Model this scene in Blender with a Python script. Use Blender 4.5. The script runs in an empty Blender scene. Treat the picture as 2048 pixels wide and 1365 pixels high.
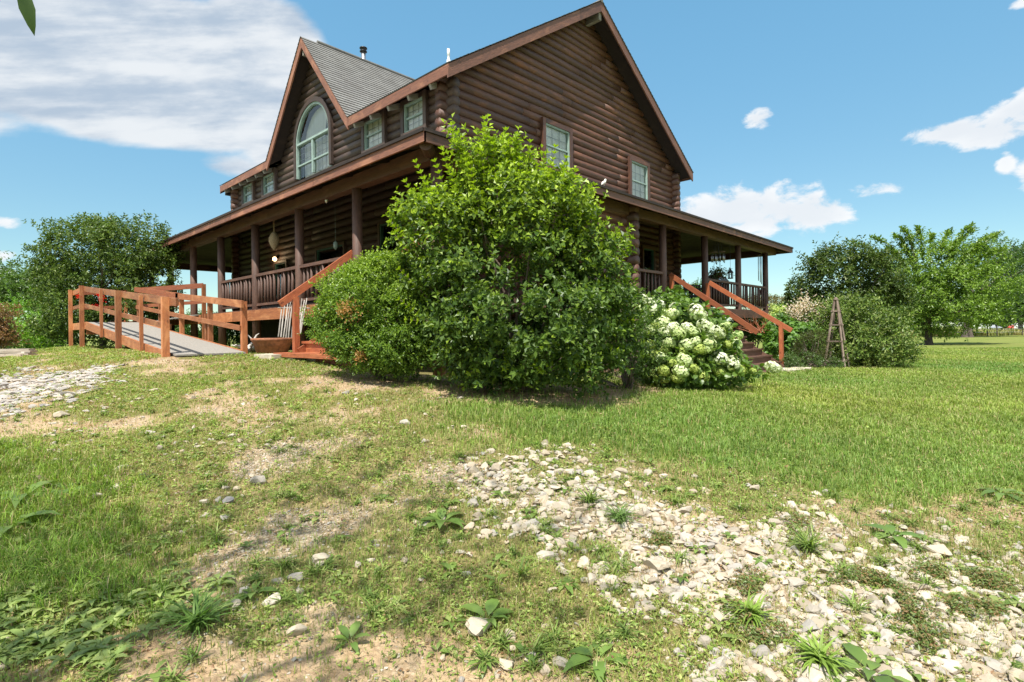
import bpy, math, random
import numpy as np
from mathutils import Vector, Matrix
random.seed(7); RNG = np.random.default_rng(7)
SC = bpy.context.scene; COL = SC.collection
R_ = math.radians
# ------------------------------------------------------------------ camera
FPX, YH, AZ, ROLL = 1093.28, 664.03, 43.494, -0.756      # focal length in photo pixels, horizon row, heading, roll
CAM = np.array([-5.351, -6.941])                          # eye level is z = 0
FW = np.array([math.cos(R_(AZ)), math.sin(R_(AZ))]); RT = np.array([FW[1], -FW[0]])
cam = bpy.data.objects.new('camera', bpy.data.cameras.new('camera')); COL.objects.link(cam)
cam.data.sensor_width = 36; cam.data.lens = 36 * FPX / 2048
cam.data.shift_y = -(682.5 - YH) / 2048
cam.data.clip_start = 0.05; cam.data.clip_end = 9000
cam.matrix_world = (Matrix.Translation((CAM[0], CAM[1], 0)) @ Matrix.Rotation(R_(AZ - 90), 4, 'Z')
                    @ Matrix.Rotation(R_(90), 4, 'X') @ Matrix.Rotation(R_(ROLL), 4, 'Z'))
SC.camera = cam
def ray(px, py):
    c, s = math.cos(R_(ROLL)), math.sin(R_(ROLL)); a, b = px - 1024., py - YH
    return (a * c + b * s) / FPX, -(-a * s + b * c) / FPX
def RF(r, f):                    # metres right of and ahead of the viewpoint -> world x, y
    return CAM + RT * r + FW * f
def P(px, py, F):                # a photo direction at a given distance -> world point
    r, u = ray(px, py); q = RF(r * F, F); return Vector((q[0], q[1], u * F))
# ------------------------------------------------------------------ sun, sky, exposure
SUN_EL = 62.0
ldir = Vector((0.40, 0.20, 0)).normalized() * math.cos(R_(SUN_EL)); ldir.z = -math.sin(R_(SUN_EL))
sl = bpy.data.lights.new('sun', 'SUN'); sl.energy = 4.6; sl.angle = R_(0.6); sl.color = (1.0, 0.95, 0.87)
so = bpy.data.objects.new('sun', sl); COL.objects.link(so)
so.rotation_euler = ldir.to_track_quat('-Z', 'Y').to_euler()
SC.view_settings.view_transform = 'Standard'; SC.view_settings.look = 'None'
SC.view_settings.exposure = 0.82; SC.view_settings.gamma = 1
SC.cycles.max_bounces = 6; SC.cycles.transparent_max_bounces = 8; SC.cycles.use_denoising = True
W = bpy.data.worlds.new('World'); SC.world = W; W.use_nodes = True
nt = W.node_tree; nt.nodes.clear()
def N(nt, t, **k):
    n = nt.nodes.new(t)
    for a, b in k.items():
        if a.startswith('i_'):
            key = a[2:]; key = int(key) if key.isdigit() else key
            n.inputs[key].default_value = b
        else: setattr(n, a, b)
    return n
def math_(nt, op, a, b=None, c=None, clamp=False):
    n = nt.nodes.new('ShaderNodeMath'); n.operation = op; n.use_clamp = clamp
    for i, v in enumerate((a, b, c)):
        if v is None: continue
        if isinstance(v, (int, float)): n.inputs[i].default_value = v
        else: nt.links.new(v, n.inputs[i])
    return n.outputs[0]
def smooth(nt, v, a, b, lo=0.0, hi=1.0):
    n = N(nt, 'ShaderNodeMapRange', interpolation_type='SMOOTHSTEP'); nt.links.new(v, n.inputs[0])
    n.inputs[1].default_value = a; n.inputs[2].default_value = b; n.inputs[3].default_value = lo; n.inputs[4].default_value = hi
    return n.outputs[0]
def mixc(nt, f, a, b, mode='MIX'):
    n = N(nt, 'ShaderNodeMix', data_type='RGBA', blend_type=mode)
    for s, v in ((0, f), (6, a), (7, b)):
        if isinstance(v, (int, float)): n.inputs[s].default_value = v
        elif isinstance(v, tuple): n.inputs[s].default_value = (*v[:3], 1)
        else: nt.links.new(v, n.inputs[s])
    return n.outputs[2]
sky = N(nt, 'ShaderNodeTexSky', sky_type='NISHITA', sun_disc=False)
sky.sun_elevation = R_(SUN_EL); sky.sun_rotation = math.atan2(-ldir.x, -ldir.y)
sky.air_density = 1.0; sky.dust_density = 0.3; sky.ozone_density = 1.0
tc = N(nt, 'ShaderNodeTexCoord')
def dotn(v):
    n = N(nt, 'ShaderNodeVectorMath', operation='DOT_PRODUCT'); nt.links.new(tc.outputs['Generated'], n.inputs[0]); n.inputs[1].default_value = v
    return n.outputs['Value']
azn = math_(nt, 'ARCTAN2', dotn((RT[0], RT[1], 0)), dotn((FW[0], FW[1], 0)))
eln = math_(nt, 'ARCSINE', dotn((0, 0, 1)))
cv = N(nt, 'ShaderNodeCombineXYZ'); nt.links.new(azn, cv.inputs[0]); nt.links.new(eln, cv.inputs[1])
def cnoise(sx, sy, detail, off, rough=0.55, dist=0.0):
    m = N(nt, 'ShaderNodeMapping'); m.inputs['Scale'].default_value = (sx, sy, 1); m.inputs['Location'].default_value = (off, off * .7, off * .3)
    nt.links.new(cv.outputs[0], m.inputs[0])
    t = N(nt, 'ShaderNodeTexNoise', i_Scale=1.0, i_Detail=detail, i_Roughness=rough, i_Distortion=dist); nt.links.new(m.outputs[0], t.inputs['Vector'])
    return t.outputs['Fac']
def azel(px, py):
    r, u = ray(px, py); return math.atan(r), math.atan(u / math.hypot(1, r))
def blob(px, py, rx, ry, pw=1.0):
    a, e = azel(px, py); a1, _ = azel(px + rx, py); _, e1 = azel(px, py - ry)
    x = math_(nt, 'DIVIDE', math_(nt, 'SUBTRACT', azn, a), abs(a1 - a)); y = math_(nt, 'DIVIDE', math_(nt, 'SUBTRACT', eln, e), abs(e1 - e))
    d = math_(nt, 'ADD', math_(nt, 'MULTIPLY', x, x), math_(nt, 'MULTIPLY', y, y))
    return math_(nt, 'SUBTRACT', pw, math_(nt, 'MULTIPLY', d, pw)), y
def cluster(blobs):
    s = None
    for b in blobs:
        v, _ = blob(*b)
        s = v if s is None else math_(nt, 'SMOOTH_MAX', s, v, 0.35)
    return s
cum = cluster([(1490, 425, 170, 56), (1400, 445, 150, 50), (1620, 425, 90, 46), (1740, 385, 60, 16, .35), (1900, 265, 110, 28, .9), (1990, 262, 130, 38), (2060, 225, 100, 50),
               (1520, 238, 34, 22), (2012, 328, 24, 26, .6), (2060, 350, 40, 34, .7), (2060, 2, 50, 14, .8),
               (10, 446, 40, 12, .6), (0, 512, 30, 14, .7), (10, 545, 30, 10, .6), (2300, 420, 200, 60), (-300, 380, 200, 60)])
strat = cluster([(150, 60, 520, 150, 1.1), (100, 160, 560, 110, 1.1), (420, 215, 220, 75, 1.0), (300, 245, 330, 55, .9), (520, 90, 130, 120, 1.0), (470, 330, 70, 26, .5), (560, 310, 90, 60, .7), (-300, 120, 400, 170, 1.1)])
n1 = cnoise(19, 32, 9, 3.1, .62, .25); 
fdw = math_(nt, 'ABSOLUTE', dotn((FW[0], FW[1], 0))); ev2 = math_(nt, 'ARCTAN2', dotn((0, 0, 1)), fdw); cv1 = cv; cv = N(nt, 'ShaderNodeCombineXYZ'); nt.links.new(azn, cv.inputs[0]); nt.links.new(ev2, cv.inputs[1])
n2 = cnoise(8, 15, 7, 9.7, .55, .1); n3 = cnoise(2.0, 15, 6, 1.3, .52, .1); n4 = cnoise(10, 26, 6, 21., .6); cv = cv1
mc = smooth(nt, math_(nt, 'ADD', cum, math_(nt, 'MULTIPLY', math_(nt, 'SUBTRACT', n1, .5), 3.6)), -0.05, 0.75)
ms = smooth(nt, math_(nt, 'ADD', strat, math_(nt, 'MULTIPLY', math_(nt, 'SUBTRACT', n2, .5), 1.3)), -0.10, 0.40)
# cloud tone: bright upper edges, blue-grey undersides
_, yb = blob(1500, 425, 200, 60)
tone_c = smooth(nt, math_(nt, 'ADD', cum, math_(nt, 'MULTIPLY', math_(nt, 'SUBTRACT', cnoise(14, 30, 6, 5.3), .5), 1.6)), 0.1, 1.1, 1.0, 0.55)
tone_s = smooth(nt, math_(nt, 'ADD', n3, math_(nt, 'MULTIPLY', math_(nt, 'SUBTRACT', n4, .5), .5)), 0.34, 0.62)
skyc = mixc(nt, 1.0, sky.outputs[0], mixc(nt, smooth(nt, eln, .05, .62), (.66, .80, .76), (.92, 1.38, 1.27)), 'MULTIPLY')
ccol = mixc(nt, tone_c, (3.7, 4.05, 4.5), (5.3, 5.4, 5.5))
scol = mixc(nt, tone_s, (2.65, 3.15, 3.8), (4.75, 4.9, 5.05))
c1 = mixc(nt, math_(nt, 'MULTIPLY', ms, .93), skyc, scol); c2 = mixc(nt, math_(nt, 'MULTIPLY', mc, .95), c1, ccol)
back = math_(nt, 'MULTIPLY', smooth(nt, dotn((FW[0], FW[1], 0)), .50, .15), smooth(nt, cnoise(2.2, 4.5, 7, 33., .55, .3), .34, .56))   # invented bright cloud outside the view, added for fill light
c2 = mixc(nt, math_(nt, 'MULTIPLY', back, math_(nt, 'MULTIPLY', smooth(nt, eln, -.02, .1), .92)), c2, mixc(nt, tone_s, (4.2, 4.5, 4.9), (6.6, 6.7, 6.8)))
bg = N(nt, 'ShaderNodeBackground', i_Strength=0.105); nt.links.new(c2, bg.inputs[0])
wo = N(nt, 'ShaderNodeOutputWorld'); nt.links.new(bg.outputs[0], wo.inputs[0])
# ------------------------------------------------------------------ helpers
def tag(o, label=None, cat=None, group=None, kind=None):
    if label: o['label'] = label
    if cat: o['category'] = cat
    if group: o['group'] = group
    if kind: o['kind'] = kind
    return o
def thing(name, loc, label, cat, group=None):
    o = bpy.data.objects.new(name, None); COL.objects.link(o); o.location = loc; o.empty_display_size = .1
    return tag(o, label, cat, group)
def wloc(o):
    v = Vector((0, 0, 0))
    while o is not None: v = v + o.location; o = o.parent
    return v
def link(name, me, mat, parent=None, loc=(0, 0, 0)):
    if mat is not None and not me.materials: me.materials.append(mat)
    o = bpy.data.objects.new(name, me); COL.objects.link(o); o.location = loc
    if parent is not None: o.parent = parent
    return o
def copy_tree(o, parent=None):
    c = o.copy(); COL.objects.link(c); c.parent = parent
    for ch in list(o.children): copy_tree(ch, c)
    return c
class MB:
    """collects polygons with a grain coordinate (gc) and a tint (tn) per vertex"""
    def __init__(s): s.v = []; s.f = []; s.g = []; s.t = []
    def add(s, vs, fs, gs=None, tint=None):
        b = len(s.v); s.v += [tuple(v) for v in vs]; s.f += [tuple(b + i for i in f) for f in fs]
        s.g += [tuple(g) for g in (gs if gs is not None else vs)]
        s.t += [random.random() if tint is None else tint] * len(vs); return s
    def bar(s, p0, p1, w, h, up=(0, 0, 1), tint=None, ends=(0, 0)):
        p0 = Vector(p0); p1 = Vector(p1); d = (p1 - p0); L = d.length; d.normalize(); up = Vector(up)
        if abs(d.dot(up)) > .99: up = Vector((1, 0, 0))
        sd = d.cross(up).normalized(); u = sd.cross(d).normalized(); o = random.uniform(0, 50)
        vs, gs = [], []
        for t, p in ((0, p0), (1, p1)):
            for a, b in ((-1, -1), (1, -1), (1, 1), (-1, 1)):
                vs.append(p + sd * (a * w / 2) + u * (b * h / 2)); gs.append((o + t * L, a * w / 2 + o, b * h / 2 + o * .3))
        return s.add(vs, [(0, 1, 2, 3), (7, 6, 5, 4), (0, 4, 5, 1), (1, 5, 6, 2), (2, 6, 7, 3), (3, 7, 4, 0)], gs, tint)
    def box(s, a, b, tint=None):
        a = Vector(a); b = Vector(b); c = (a + b) / 2
        return s.bar((a.x, c.y, c.z), (b.x, c.y, c.z), abs(b.y - a.y), abs(b.z - a.z), tint=tint)
    def boxy(s, a, b, tint=None):
        a = Vector(a); b = Vector(b); c = (a + b) / 2
        return s.bar((c.x, a.y, c.z), (c.x, b.y, c.z), abs(b.x - a.x), abs(b.z - a.z), tint=tint)
    def boxz(s, a, b, tint=None):
        a = Vector(a); b = Vector(b); c = (a + b) / 2
        return s.bar((c.x, c.y, a.z), (c.x, c.y, b.z), abs(b.y - a.y), abs(b.x - a.x), tint=tint)
    def tube(s, pts, rad, n=8, cap=True, tint=None, wob=0.0):
        pts = [Vector(p) for p in pts]; m = len(pts); rad = rad if hasattr(rad, '__len__') else [rad] * m
        o = random.uniform(0, 50); vs, gs, L = [], [], 0; prev = None
        for i, p in enumerate(pts):
            d = (pts[min(i + 1, m - 1)] - pts[max(i - 1, 0)]).normalized()
            if prev is None: a = d.orthogonal().normalized()
            else: a = (prev - d * prev.dot(d)).normalized()
            prev = a; b = d.cross(a)
            if i: L += (p - pts[i - 1]).length
            for k in range(n):
                t = 2 * math.pi * k / n; r = rad[i] * (1 + random.uniform(-wob, wob))
                vs.append(p + a * (r * math.cos(t)) + b * (r * math.sin(t))); gs.append((o + L, r * math.cos(t) + o, r * math.sin(t) + o * .3))
        fs = [(i * n + k, i * n + (k + 1) % n, (i + 1) * n + (k + 1) % n, (i + 1) * n + k) for i in range(m - 1) for k in range(n)]
        if cap: fs += [tuple(range(n))[::-1], tuple((m - 1) * n + k for k in range(n))]
        return s.add(vs, fs, gs, tint)
    def lathe(s, c, prof, n=24, tint=None):
        c = Vector(c); vs = [c + Vector((r * math.cos(2 * math.pi * k / n), r * math.sin(2 * math.pi * k / n), z)) for r, z in prof for k in range(n)]
        fs = [(i * n + k, i * n + (k + 1) % n, (i + 1) * n + (k + 1) % n, (i + 1) * n + k) for i in range(len(prof) - 1) for k in range(n)]
        fs += [tuple(range(n))[::-1], tuple((len(prof) - 1) * n + k for k in range(n))]
        return s.add(vs, fs, None, tint)
    def poly(s, pts, tint=None, ga=None):
        return s.add(pts, [tuple(range(len(pts)))], ga, tint)
    def slab(s, pts, t, tint=None):           # polygon extruded down by t
        n = len(pts); pts = [Vector(p) for p in pts]; lo = [p - Vector((0, 0, t)) for p in pts]
        fs = [tuple(range(n)), tuple(range(n, 2 * n))[::-1]] + [(i, n + i, n + (i + 1) % n, (i + 1) % n) for i in range(n)]
        return s.add(pts + lo, fs, None, tint)
    def mesh(s, name, off=Vector((0, 0, 0)), smooth=False):
        me = bpy.data.meshes.new(name); me.from_pydata([(v[0] - off[0], v[1] - off[1], v[2] - off[2]) for v in s.v], [], s.f)
        a = me.attributes.new('gc', 'FLOAT_VECTOR', 'POINT'); a.data.foreach_set('vector', np.array(s.g, np.float32).ravel())
        a = me.attributes.new('tn', 'FLOAT', 'POINT'); a.data.foreach_set('value', np.array(s.t, np.float32))
        if smooth: me.shade_smooth()
        me.update(); return me
    def build(s, name, mat, parent=None, smooth=False, origin=None):
        off = wloc(parent) if parent is not None else Vector((0, 0, 0))
        org = Vector(origin) - off if origin is not None else Vector((0, 0, 0))
        me = s.mesh(name, off + org, smooth); return link(name, me, mat, parent, org)
def npmesh(name, V, tris, col=None, quads=None, smooth=False, off=None):
    """fast mesh from arrays; quads and tris index V"""
    V = np.asarray(V, np.float32)
    if off is not None: V = V - np.array(off, np.float32)
    nt_ = 0 if tris is None else len(tris); nq = 0 if quads is None else len(quads)
    idx = np.concatenate([a.ravel() for a in (quads, tris) if a is not None]).astype(np.int32)
    tot = np.concatenate([np.full(nq, 4, np.int32), np.full(nt_, 3, np.int32)]); st = np.concatenate([[0], np.cumsum(tot)[:-1]]).astype(np.int32)
    me = bpy.data.meshes.new(name); me.vertices.add(len(V)); me.vertices.foreach_set('co', V.ravel())
    me.loops.add(len(idx)); me.loops.foreach_set('vertex_index', idx)
    me.polygons.add(nq + nt_); me.polygons.foreach_set('loop_start', st); me.polygons.foreach_set('loop_total', tot)
    me.polygons.foreach_set('use_smooth', np.full(nq + nt_, bool(smooth)))
    if col is not None:
        a = me.attributes.new('Col', 'FLOAT_COLOR', 'POINT'); c = np.ones((len(V), 4), np.float32); c[:, :3] = col; a.data.foreach_set('color', c.ravel())
    me.update(calc_edges=True); return me
# ------------------------------------------------------------------ materials
def newmat(name):
    m = bpy.data.materials.new(name); m.use_nodes = True; t = m.node_tree; b = t.nodes['Principled BSDF']; return m, t, b
def attr(t, name, out='Vector'): return N(t, 'ShaderNodeAttribute', attribute_name=name).outputs[out]
def noise(t, vec, scale, detail=4, rough=.55, vs=(1, 1, 1), dist=0):
    m = N(t, 'ShaderNodeMapping'); m.inputs['Scale'].default_value = vs; t.links.new(vec, m.inputs[0])
    n = N(t, 'ShaderNodeTexNoise', i_Scale=scale, i_Detail=detail, i_Roughness=rough, i_Distortion=dist); t.links.new(m.outputs[0], n.inputs['Vector']); return n.outputs['Fac']
def bump(t, b, h, s, d=.02):
    n = N(t, 'ShaderNodeBump', i_Strength=s, i_Distance=d); t.links.new(h, n.inputs['Height']); t.links.new(n.outputs[0], b.inputs['Normal'])
def wood(name, c1, c2, c3, rough=.6, grain=1.0, patch=(.42, .7), tvar=.5, bstr=.5, cracks=.5):
    """c1 base, c2 grain lines, c3 worn, weathered stain patches"""
    m, t, b = newmat(name); g = attr(t, 'gc'); tn = attr(t, 'tn', 'Fac')
    gr = noise(t, g, 5 * grain, 6, .65, (1, 14, 14), .4); pt = noise(t, g, 1.6, 5, .6, (1, 2.2, 2.2), .8); kn = noise(t, g, 7, 3, .5, (1, 2, 2))
    c = mixc(t, smooth(t, gr, .35, .68), c1, c2); c = mixc(t, smooth(t, pt, *patch), c, c3)
    c = mixc(t, smooth(t, kn, .66, .74, 0, .7), c, tuple(x * .35 for x in c2))
    ck = noise(t, g, 3, 3, .6, (.8, 26, 26), .3); c = mixc(t, smooth(t, ck, .64, .7, 0, cracks), c, tuple(x * .25 for x in c1))
    v = N(t, 'ShaderNodeHueSaturation', i_Saturation=1.0); t.links.new(c, v.inputs['Color'])
    t.links.new(smooth(t, tn, 0, 1, 1 - tvar * .6, 1 + tvar * .6), v.inputs['Value'])
    t.links.new(v.outputs[0], b.inputs['Base Color']); b.inputs['Roughness'].default_value = rough
    bump(t, b, math_(t, 'ADD', gr, math_(t, 'MULTIPLY', ck, -.8)), bstr, .012); return m
M = {}
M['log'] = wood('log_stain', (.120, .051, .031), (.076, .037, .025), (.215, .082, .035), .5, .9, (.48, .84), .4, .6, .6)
M['log_front'] = wood('log_stain_shaded', (.080, .049, .037), (.048, .032, .026), (.108, .062, .042), .55, .8, (.48, .8), .5, .6, .7)  # darker copy of the log stain, porch and eave shade put into the colour
M['post'] = wood('post_stain', (.12, .058, .038), (.07, .037, .026), (.165, .085, .053), .6, 1, (.45, .75), .3, .5)
M['fascia'] = wood('fascia_stain_lit', (.27, .112, .066), (.15, .065, .044), (.36, .165, .095), .62, 1, (.48, .72), .35, .5)  # trim stain for front faces, their stronger sunlight put into the colour
M['rake'] = wood('rake_stain_shaded', (.17, .075, .048), (.095, .046, .032), (.24, .11, .065), .62, 1, (.48, .75), .35, .5)  # darker copy of the trim stain, side-face shade put into the colour
M['redwood'] = wood('cedar_stain', (.36, .105, .040), (.22, .064, .027), (.43, .155, .06), .55, 1, (.5, .72), .35, .4, .3)
M['orangewood'] = wood('deck_stain', (.40, .145, .052), (.25, .085, .034), (.50, .22, .09), .6, 1, (.45, .7), .5, .4, .4)
M['stair'] = wood('stair_stain', (.15, .075, .048), (.09, .045, .03), (.20, .11, .07), .55, 1, (.48, .72), .3, .4)
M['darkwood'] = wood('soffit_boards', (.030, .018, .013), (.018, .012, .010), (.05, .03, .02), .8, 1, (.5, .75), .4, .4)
M['ceil'] = wood('ceiling_boards', (.10, .085, .055), (.07, .058, .038), (.13, .115, .07), .7, 1, (.48, .75), .2, .3)
M['greywood'] = wood('weathered_wood', (.33, .30, .26), (.20, .18, .155), (.42, .39, .35), .8, 1, (.45, .7), .4, .5)
M['trelliswood'] = wood('trellis_wood', (.22, .16, .12), (.14, .10, .08), (.32, .26, .21), .8, 1, (.45, .7), .4, .5)
M['drift'] = wood('driftwood', (.62, .58, .52), (.45, .41, .36), (.72, .69, .64), .8, 1, (.45, .7), .3, .4)
M['bark'] = wood('bark', (.085, .065, .05), (.045, .034, .027), (.13, .105, .085), .9, 2, (.45, .7), .3, 1)
M['twig'] = wood('twig_bark', (.16, .12, .09), (.10, .07, .055), (.22, .18, .14), .9, 2, (.45, .7), .4, .5)
M['lumber'] = wood('lumber', (.42, .36, .29), (.30, .25, .20), (.5, .45, .38), .8, 1, (.45, .7), .3, .4)
def plain(name, c, rough=.6, metal=0, var=.15, scale=6, b_=.1):
    m, t, b = newmat(name); g = attr(t, 'gc'); n = noise(t, g, scale, 5, .6)
    c_ = mixc(t, smooth(t, n, .35, .7), tuple(x * (1 - var) for x in c), tuple(min(1, x * (1 + var)) for x in c))
    t.links.new(c_, b.inputs['Base Color']); b.inputs['Roughness'].default_value = rough; b.inputs['Metallic'].default_value = metal
    bump(t, b, n, b_, .01); return m
M['green'] = plain('green_frame', (.27, .36, .32), .45, 0, .12); M['dgreen'] = plain('dark_green_frame', (.045, .11, .085), .5)
M['muntin'] = plain('muntin_bars', (.36, .38, .37), .5); M['white'] = plain('white_paint', (.72, .74, .72), .5); M['black'] = plain('black_metal', (.02, .02, .022), .4, .3); M['steel'] = plain('galvanised', (.55, .56, .57), .3, .9)
M['terra'] = plain('terracotta', (.27, .105, .05), .8, 0, .35, 9, .3); M['rampmat'] = plain('ramp_surface', (.26, .24, .21), .9, 0, .2, 40, .4)
M['flag'] = plain('flagstone', (.50, .44, .34), .9, 0, .2, 8, .4); M['found'] = plain('foundation', (.10, .09, .08), .9, 0, .2, 4, .3)
M['room'] = plain('dark_room', (.02, .02, .02), .9); M['rattan'] = plain('rattan', (.40, .31, .20), .8, 0, .4, 60, .5); M['brown'] = plain('brown_pot', (.12, .05, .03), .6)
m, t, b = newmat('curtain'); b.inputs['Base Color'].default_value = (.78, .82, .84, 1); b.inputs['Roughness'].default_value = .8
n_ = noise(t, attr(t, 'gc'), 3, 3, .5, (1, 14, .3)); t.links.new(mixc(t, n_, (.55, .57, .58), (.95, .95, .95)), b.inputs['Base Color']); M['curtain'] = m
m, t, b = newmat('window_glass'); gl = N(t, 'ShaderNodeBsdfGlossy', i_Roughness=.02); gl.inputs[0].default_value = (.85, .93, .95, 1)
tr = N(t, 'ShaderNodeBsdfTransparent'); tr.inputs[0].default_value = (.93, .95, .95, 1); mx = N(t, 'ShaderNodeMixShader')
fr = N(t, 'ShaderNodeFresnel', i_IOR=1.5); t.links.new(math_(t, 'ADD', fr.outputs[0], .02, clamp=True), mx.inputs[0]); t.links.new(tr.outputs[0], mx.inputs[1]); t.links.new(gl.outputs[0], mx.inputs[2])
t.links.new(mx.outputs[0], t.nodes['Material Output'].inputs[0]); M['glass'] = m
m, t, b = newmat('lamp_glow'); b.inputs['Emission Color'].default_value = (1, .62, .33, 1); b.inputs['Emission Strength'].default_value = 2.5; b.inputs['Base Color'].default_value = (.8, .5, .3, 1); M['glow'] = m
# shingles: gc = (along the eave, up the slope, 0)
m, t, b = newmat('shingles'); g = attr(t, 'gc'); br = N(t, 'ShaderNodeTexBrick', i_Scale=1.0); br.inputs['Brick Width'].default_value = .33; br.inputs['Row Height'].default_value = .145
br.inputs['Mortar Size'].default_value = .008; br.inputs['Mortar Smooth'].default_value = .2; br.inputs['Color1'].default_value = (.125, .122, .116, 1); br.inputs['Color2'].default_value = (.20, .197, .188, 1); br.inputs['Mortar'].default_value = (.05, .05, .05, 1); br.inputs['Bias'].default_value = 0
t.links.new(g, br.inputs['Vector']); ns = noise(t, g, 90, 3, .7); nl = noise(t, g, 1.2, 4)
c = mixc(t, smooth(t, ns, .3, .7, 0, .5), br.outputs['Color'], (.28, .275, .262)); c = mixc(t, smooth(t, nl, .4, .7, 0, .35), c, (.11, .10, .09)); t.links.new(c, b.inputs['Base Color']); b.inputs['Roughness'].default_value = .9
bump(t, b, ns, .5, .01); M['shingle'] = m
def leafmat(name, trans=.35, rough=.42, spec=.4, gain=1.0):
    m, t, b = newmat(name); c = attr(t, 'Col', 'Color'); b.inputs['Roughness'].default_value = rough; b.inputs['Specular IOR Level'].default_value = spec
    t.links.new(c, b.inputs['Base Color']); tl = N(t, 'ShaderNodeBsdfTranslucent')
    t.links.new(mixc(t, 1.0, c, (1.15 * gain, 1.25 * gain, .45), 'MULTIPLY'), tl.inputs[0])
    mx = N(t, 'ShaderNodeMixShader', i_0=trans); t.links.new(b.outputs[0], mx.inputs[1]); t.links.new(tl.outputs[0], mx.inputs[2]); t.links.new(mx.outputs[0], t.nodes['Material Output'].inputs[0]); return m
M['leaf'] = leafmat('leaves', .35, .42, .45); M['leafgloss'] = leafmat('glossy_leaves', .25, .45, .35); M['grass'] = leafmat('grass_blades', .35, .5, .3); M['petal'] = leafmat('petals', .3, .6, .2)
m, t, b = newmat('stone'); c = attr(t, 'Col', 'Color'); tcn = N(t, 'ShaderNodeTexCoord'); n_ = noise(t, tcn.outputs['Object'], 45, 5, .65)
t.links.new(mixc(t, smooth(t, n_, .4, .75, 0, .45), c, (.30, .245, .17)), b.inputs['Base Color']); b.inputs['Roughness'].default_value = .92; bump(t, b, n_, .6, .01); M['stone'] = m
# ------------------------------------------------------------------ terrain
def w2rf(x, y): d0 = x - CAM[0]; d1 = y - CAM[1]; return d0 * RT[0] + d1 * RT[1], d0 * FW[0] + d1 * FW[1]
_cp = [(0, 0, -1.5), (0, 2.3, -1.47), (-3, 0, -1.45), (3, 0, -1.5), (0, -8, -1.5), (-8, -4, -1.4), (8, -4, -1.55), (2.5, 4, -1.38), (5.5, 5, -1.42), (-3, 4, -1.15), (-6, 5, -.98),
       (0, 7.2, -.80), (-1.9, 8, -.63), (2.4, 8.2, -.92), (4, 9.8, -1.0), (8.3, 15.3, -1.17), (11.6, 18.3, -1.2), (5, 7, -1.22), (9, 9, -1.38), (14, 12, -1.45), (-4.9, 8.5, -.60), (-9, 9, -.68),
       (-9.8, 14.5, -.42), (-13.2, 14, -.44), (-18, 14, -.6), (-17, 19, -.8), (-12, 21, -.9), (-27, 26, -2.0), (-20, 32, -2.4), (-40, 45, -3), (38, 42, -1.38), (52, 76, -1.4), (30, 20, -1.45), (30, 30, -1.42), (80, 80, -1.4),
       (25, 50, -1.4), (150, 150, -1.4), (0, 60, -1.6), (0, 150, -1.6), (-100, 100, -3), (-60, -20, -1.5), (60, -40, -1.6), (0, -60, -1.5), (200, 0, -1.5), (-150, 30, -2)]
for wx, wy, z in ((-2.42, 4.2, -.37), (-1.2, 4.4, -.38), (-2.42, 8, -.28), (-2.42, 12.5, -.29), (-2.42, 14.3, -.30), (-.7, 3.1, -.42), (-.7, 4.1, -.36), (-.5, 1.0, -.55), (.6, 6, -.40), (.6, 10, -.40), (.6, .6, -.75), (4, .5, -.95), (8, .5, -1.1),
                  (13, .5, -1.2), (18, .5, -1.25), (9, 10, -.8), (19, 20, -1.4), (1, 20, -.8), (11, -2, -1.16)): _cp.append((*w2rf(wx, wy), z))
_cp = np.array(_cp, float)
def _warp(r, f):      # compress distance so that far control points stay well conditioned
    d = np.hypot(r, f) + 1e-9; k = np.log1p(d / 6) * 6 / d; return r * k, f * k
_cx, _cy = _warp(_cp[:, 0], _cp[:, 1])
def _phi(d2): return np.where(d2 > 1e-12, .5 * d2 * np.log(d2 + 1e-12), 0)
_n = len(_cp); _K = _phi((_cx[:, None] - _cx) ** 2 + (_cy[:, None] - _cy) ** 2) + np.eye(_n) * .08; _Pm = np.stack([np.ones(_n), _cx, _cy], 1)
_A = np.block([[_K, _Pm], [_Pm.T, np.zeros((3, 3))]]); _w = np.linalg.solve(_A, np.concatenate([_cp[:, 2], np.zeros(3)]))
def vnoise(x, y, seed=0):
    def h(i, j): return np.modf(np.abs(np.sin(i * 127.1 + j * 311.7 + seed * 74.7) * 43758.5453))[0]
    i, j = np.floor(x), np.floor(y); u, v = x - i, y - j; u = u * u * (3 - 2 * u); v = v * v * (3 - 2 * v)
    return (h(i, j) * (1 - u) + h(i + 1, j) * u) * (1 - v) + (h(i, j + 1) * (1 - u) + h(i + 1, j + 1) * u) * v
def fbm(x, y, seed=0, oct=4):
    s, a, w = 0, 0, 1.
    for k in range(oct): s = s + w * vnoise(x * 2 ** k, y * 2 ** k, seed + k); a += w; w *= .5
    return s / a
def gz(x, y):
    x = np.asarray(x, float); y = np.asarray(y, float); sh = x.shape; x = x.ravel(); y = y.ravel()
    r, f = w2rf(x, y); D = np.hypot(r, f); a, b_ = _warp(r, f); out = np.empty(len(x))
    for i in range(0, len(x), 20000):
        s = slice(i, i + 20000); out[s] = _phi((a[s, None] - _cx) ** 2 + (b_[s, None] - _cy) ** 2) @ _w[:_n] + _w[_n] + _w[_n + 1] * a[s] + _w[_n + 2] * b_[s]
    far = np.clip((D - 150) / 150, 0, 1); out = out * (1 - far) + far * -1.6
    out = out + (fbm(x * 1.3, y * 1.3, 3) - .5) * .06 * np.clip(D / 3, 0, 1) + (fbm(x * 9, y * 9, 5, 3) - .5) * .018
    return out.reshape(sh)
def G(x, y): return float(gz(np.array([x]), np.array([y]))[0])
def onground(px, py):
    r, u = ray(px, py); F = 4.
    for _ in range(40):
        q = RF(r * F, F); F += .5 * (G(*q) / u - F) if u < 0 else 0
    q = RF(r * F, F); return Vector((q[0], q[1], G(*q)))
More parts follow.
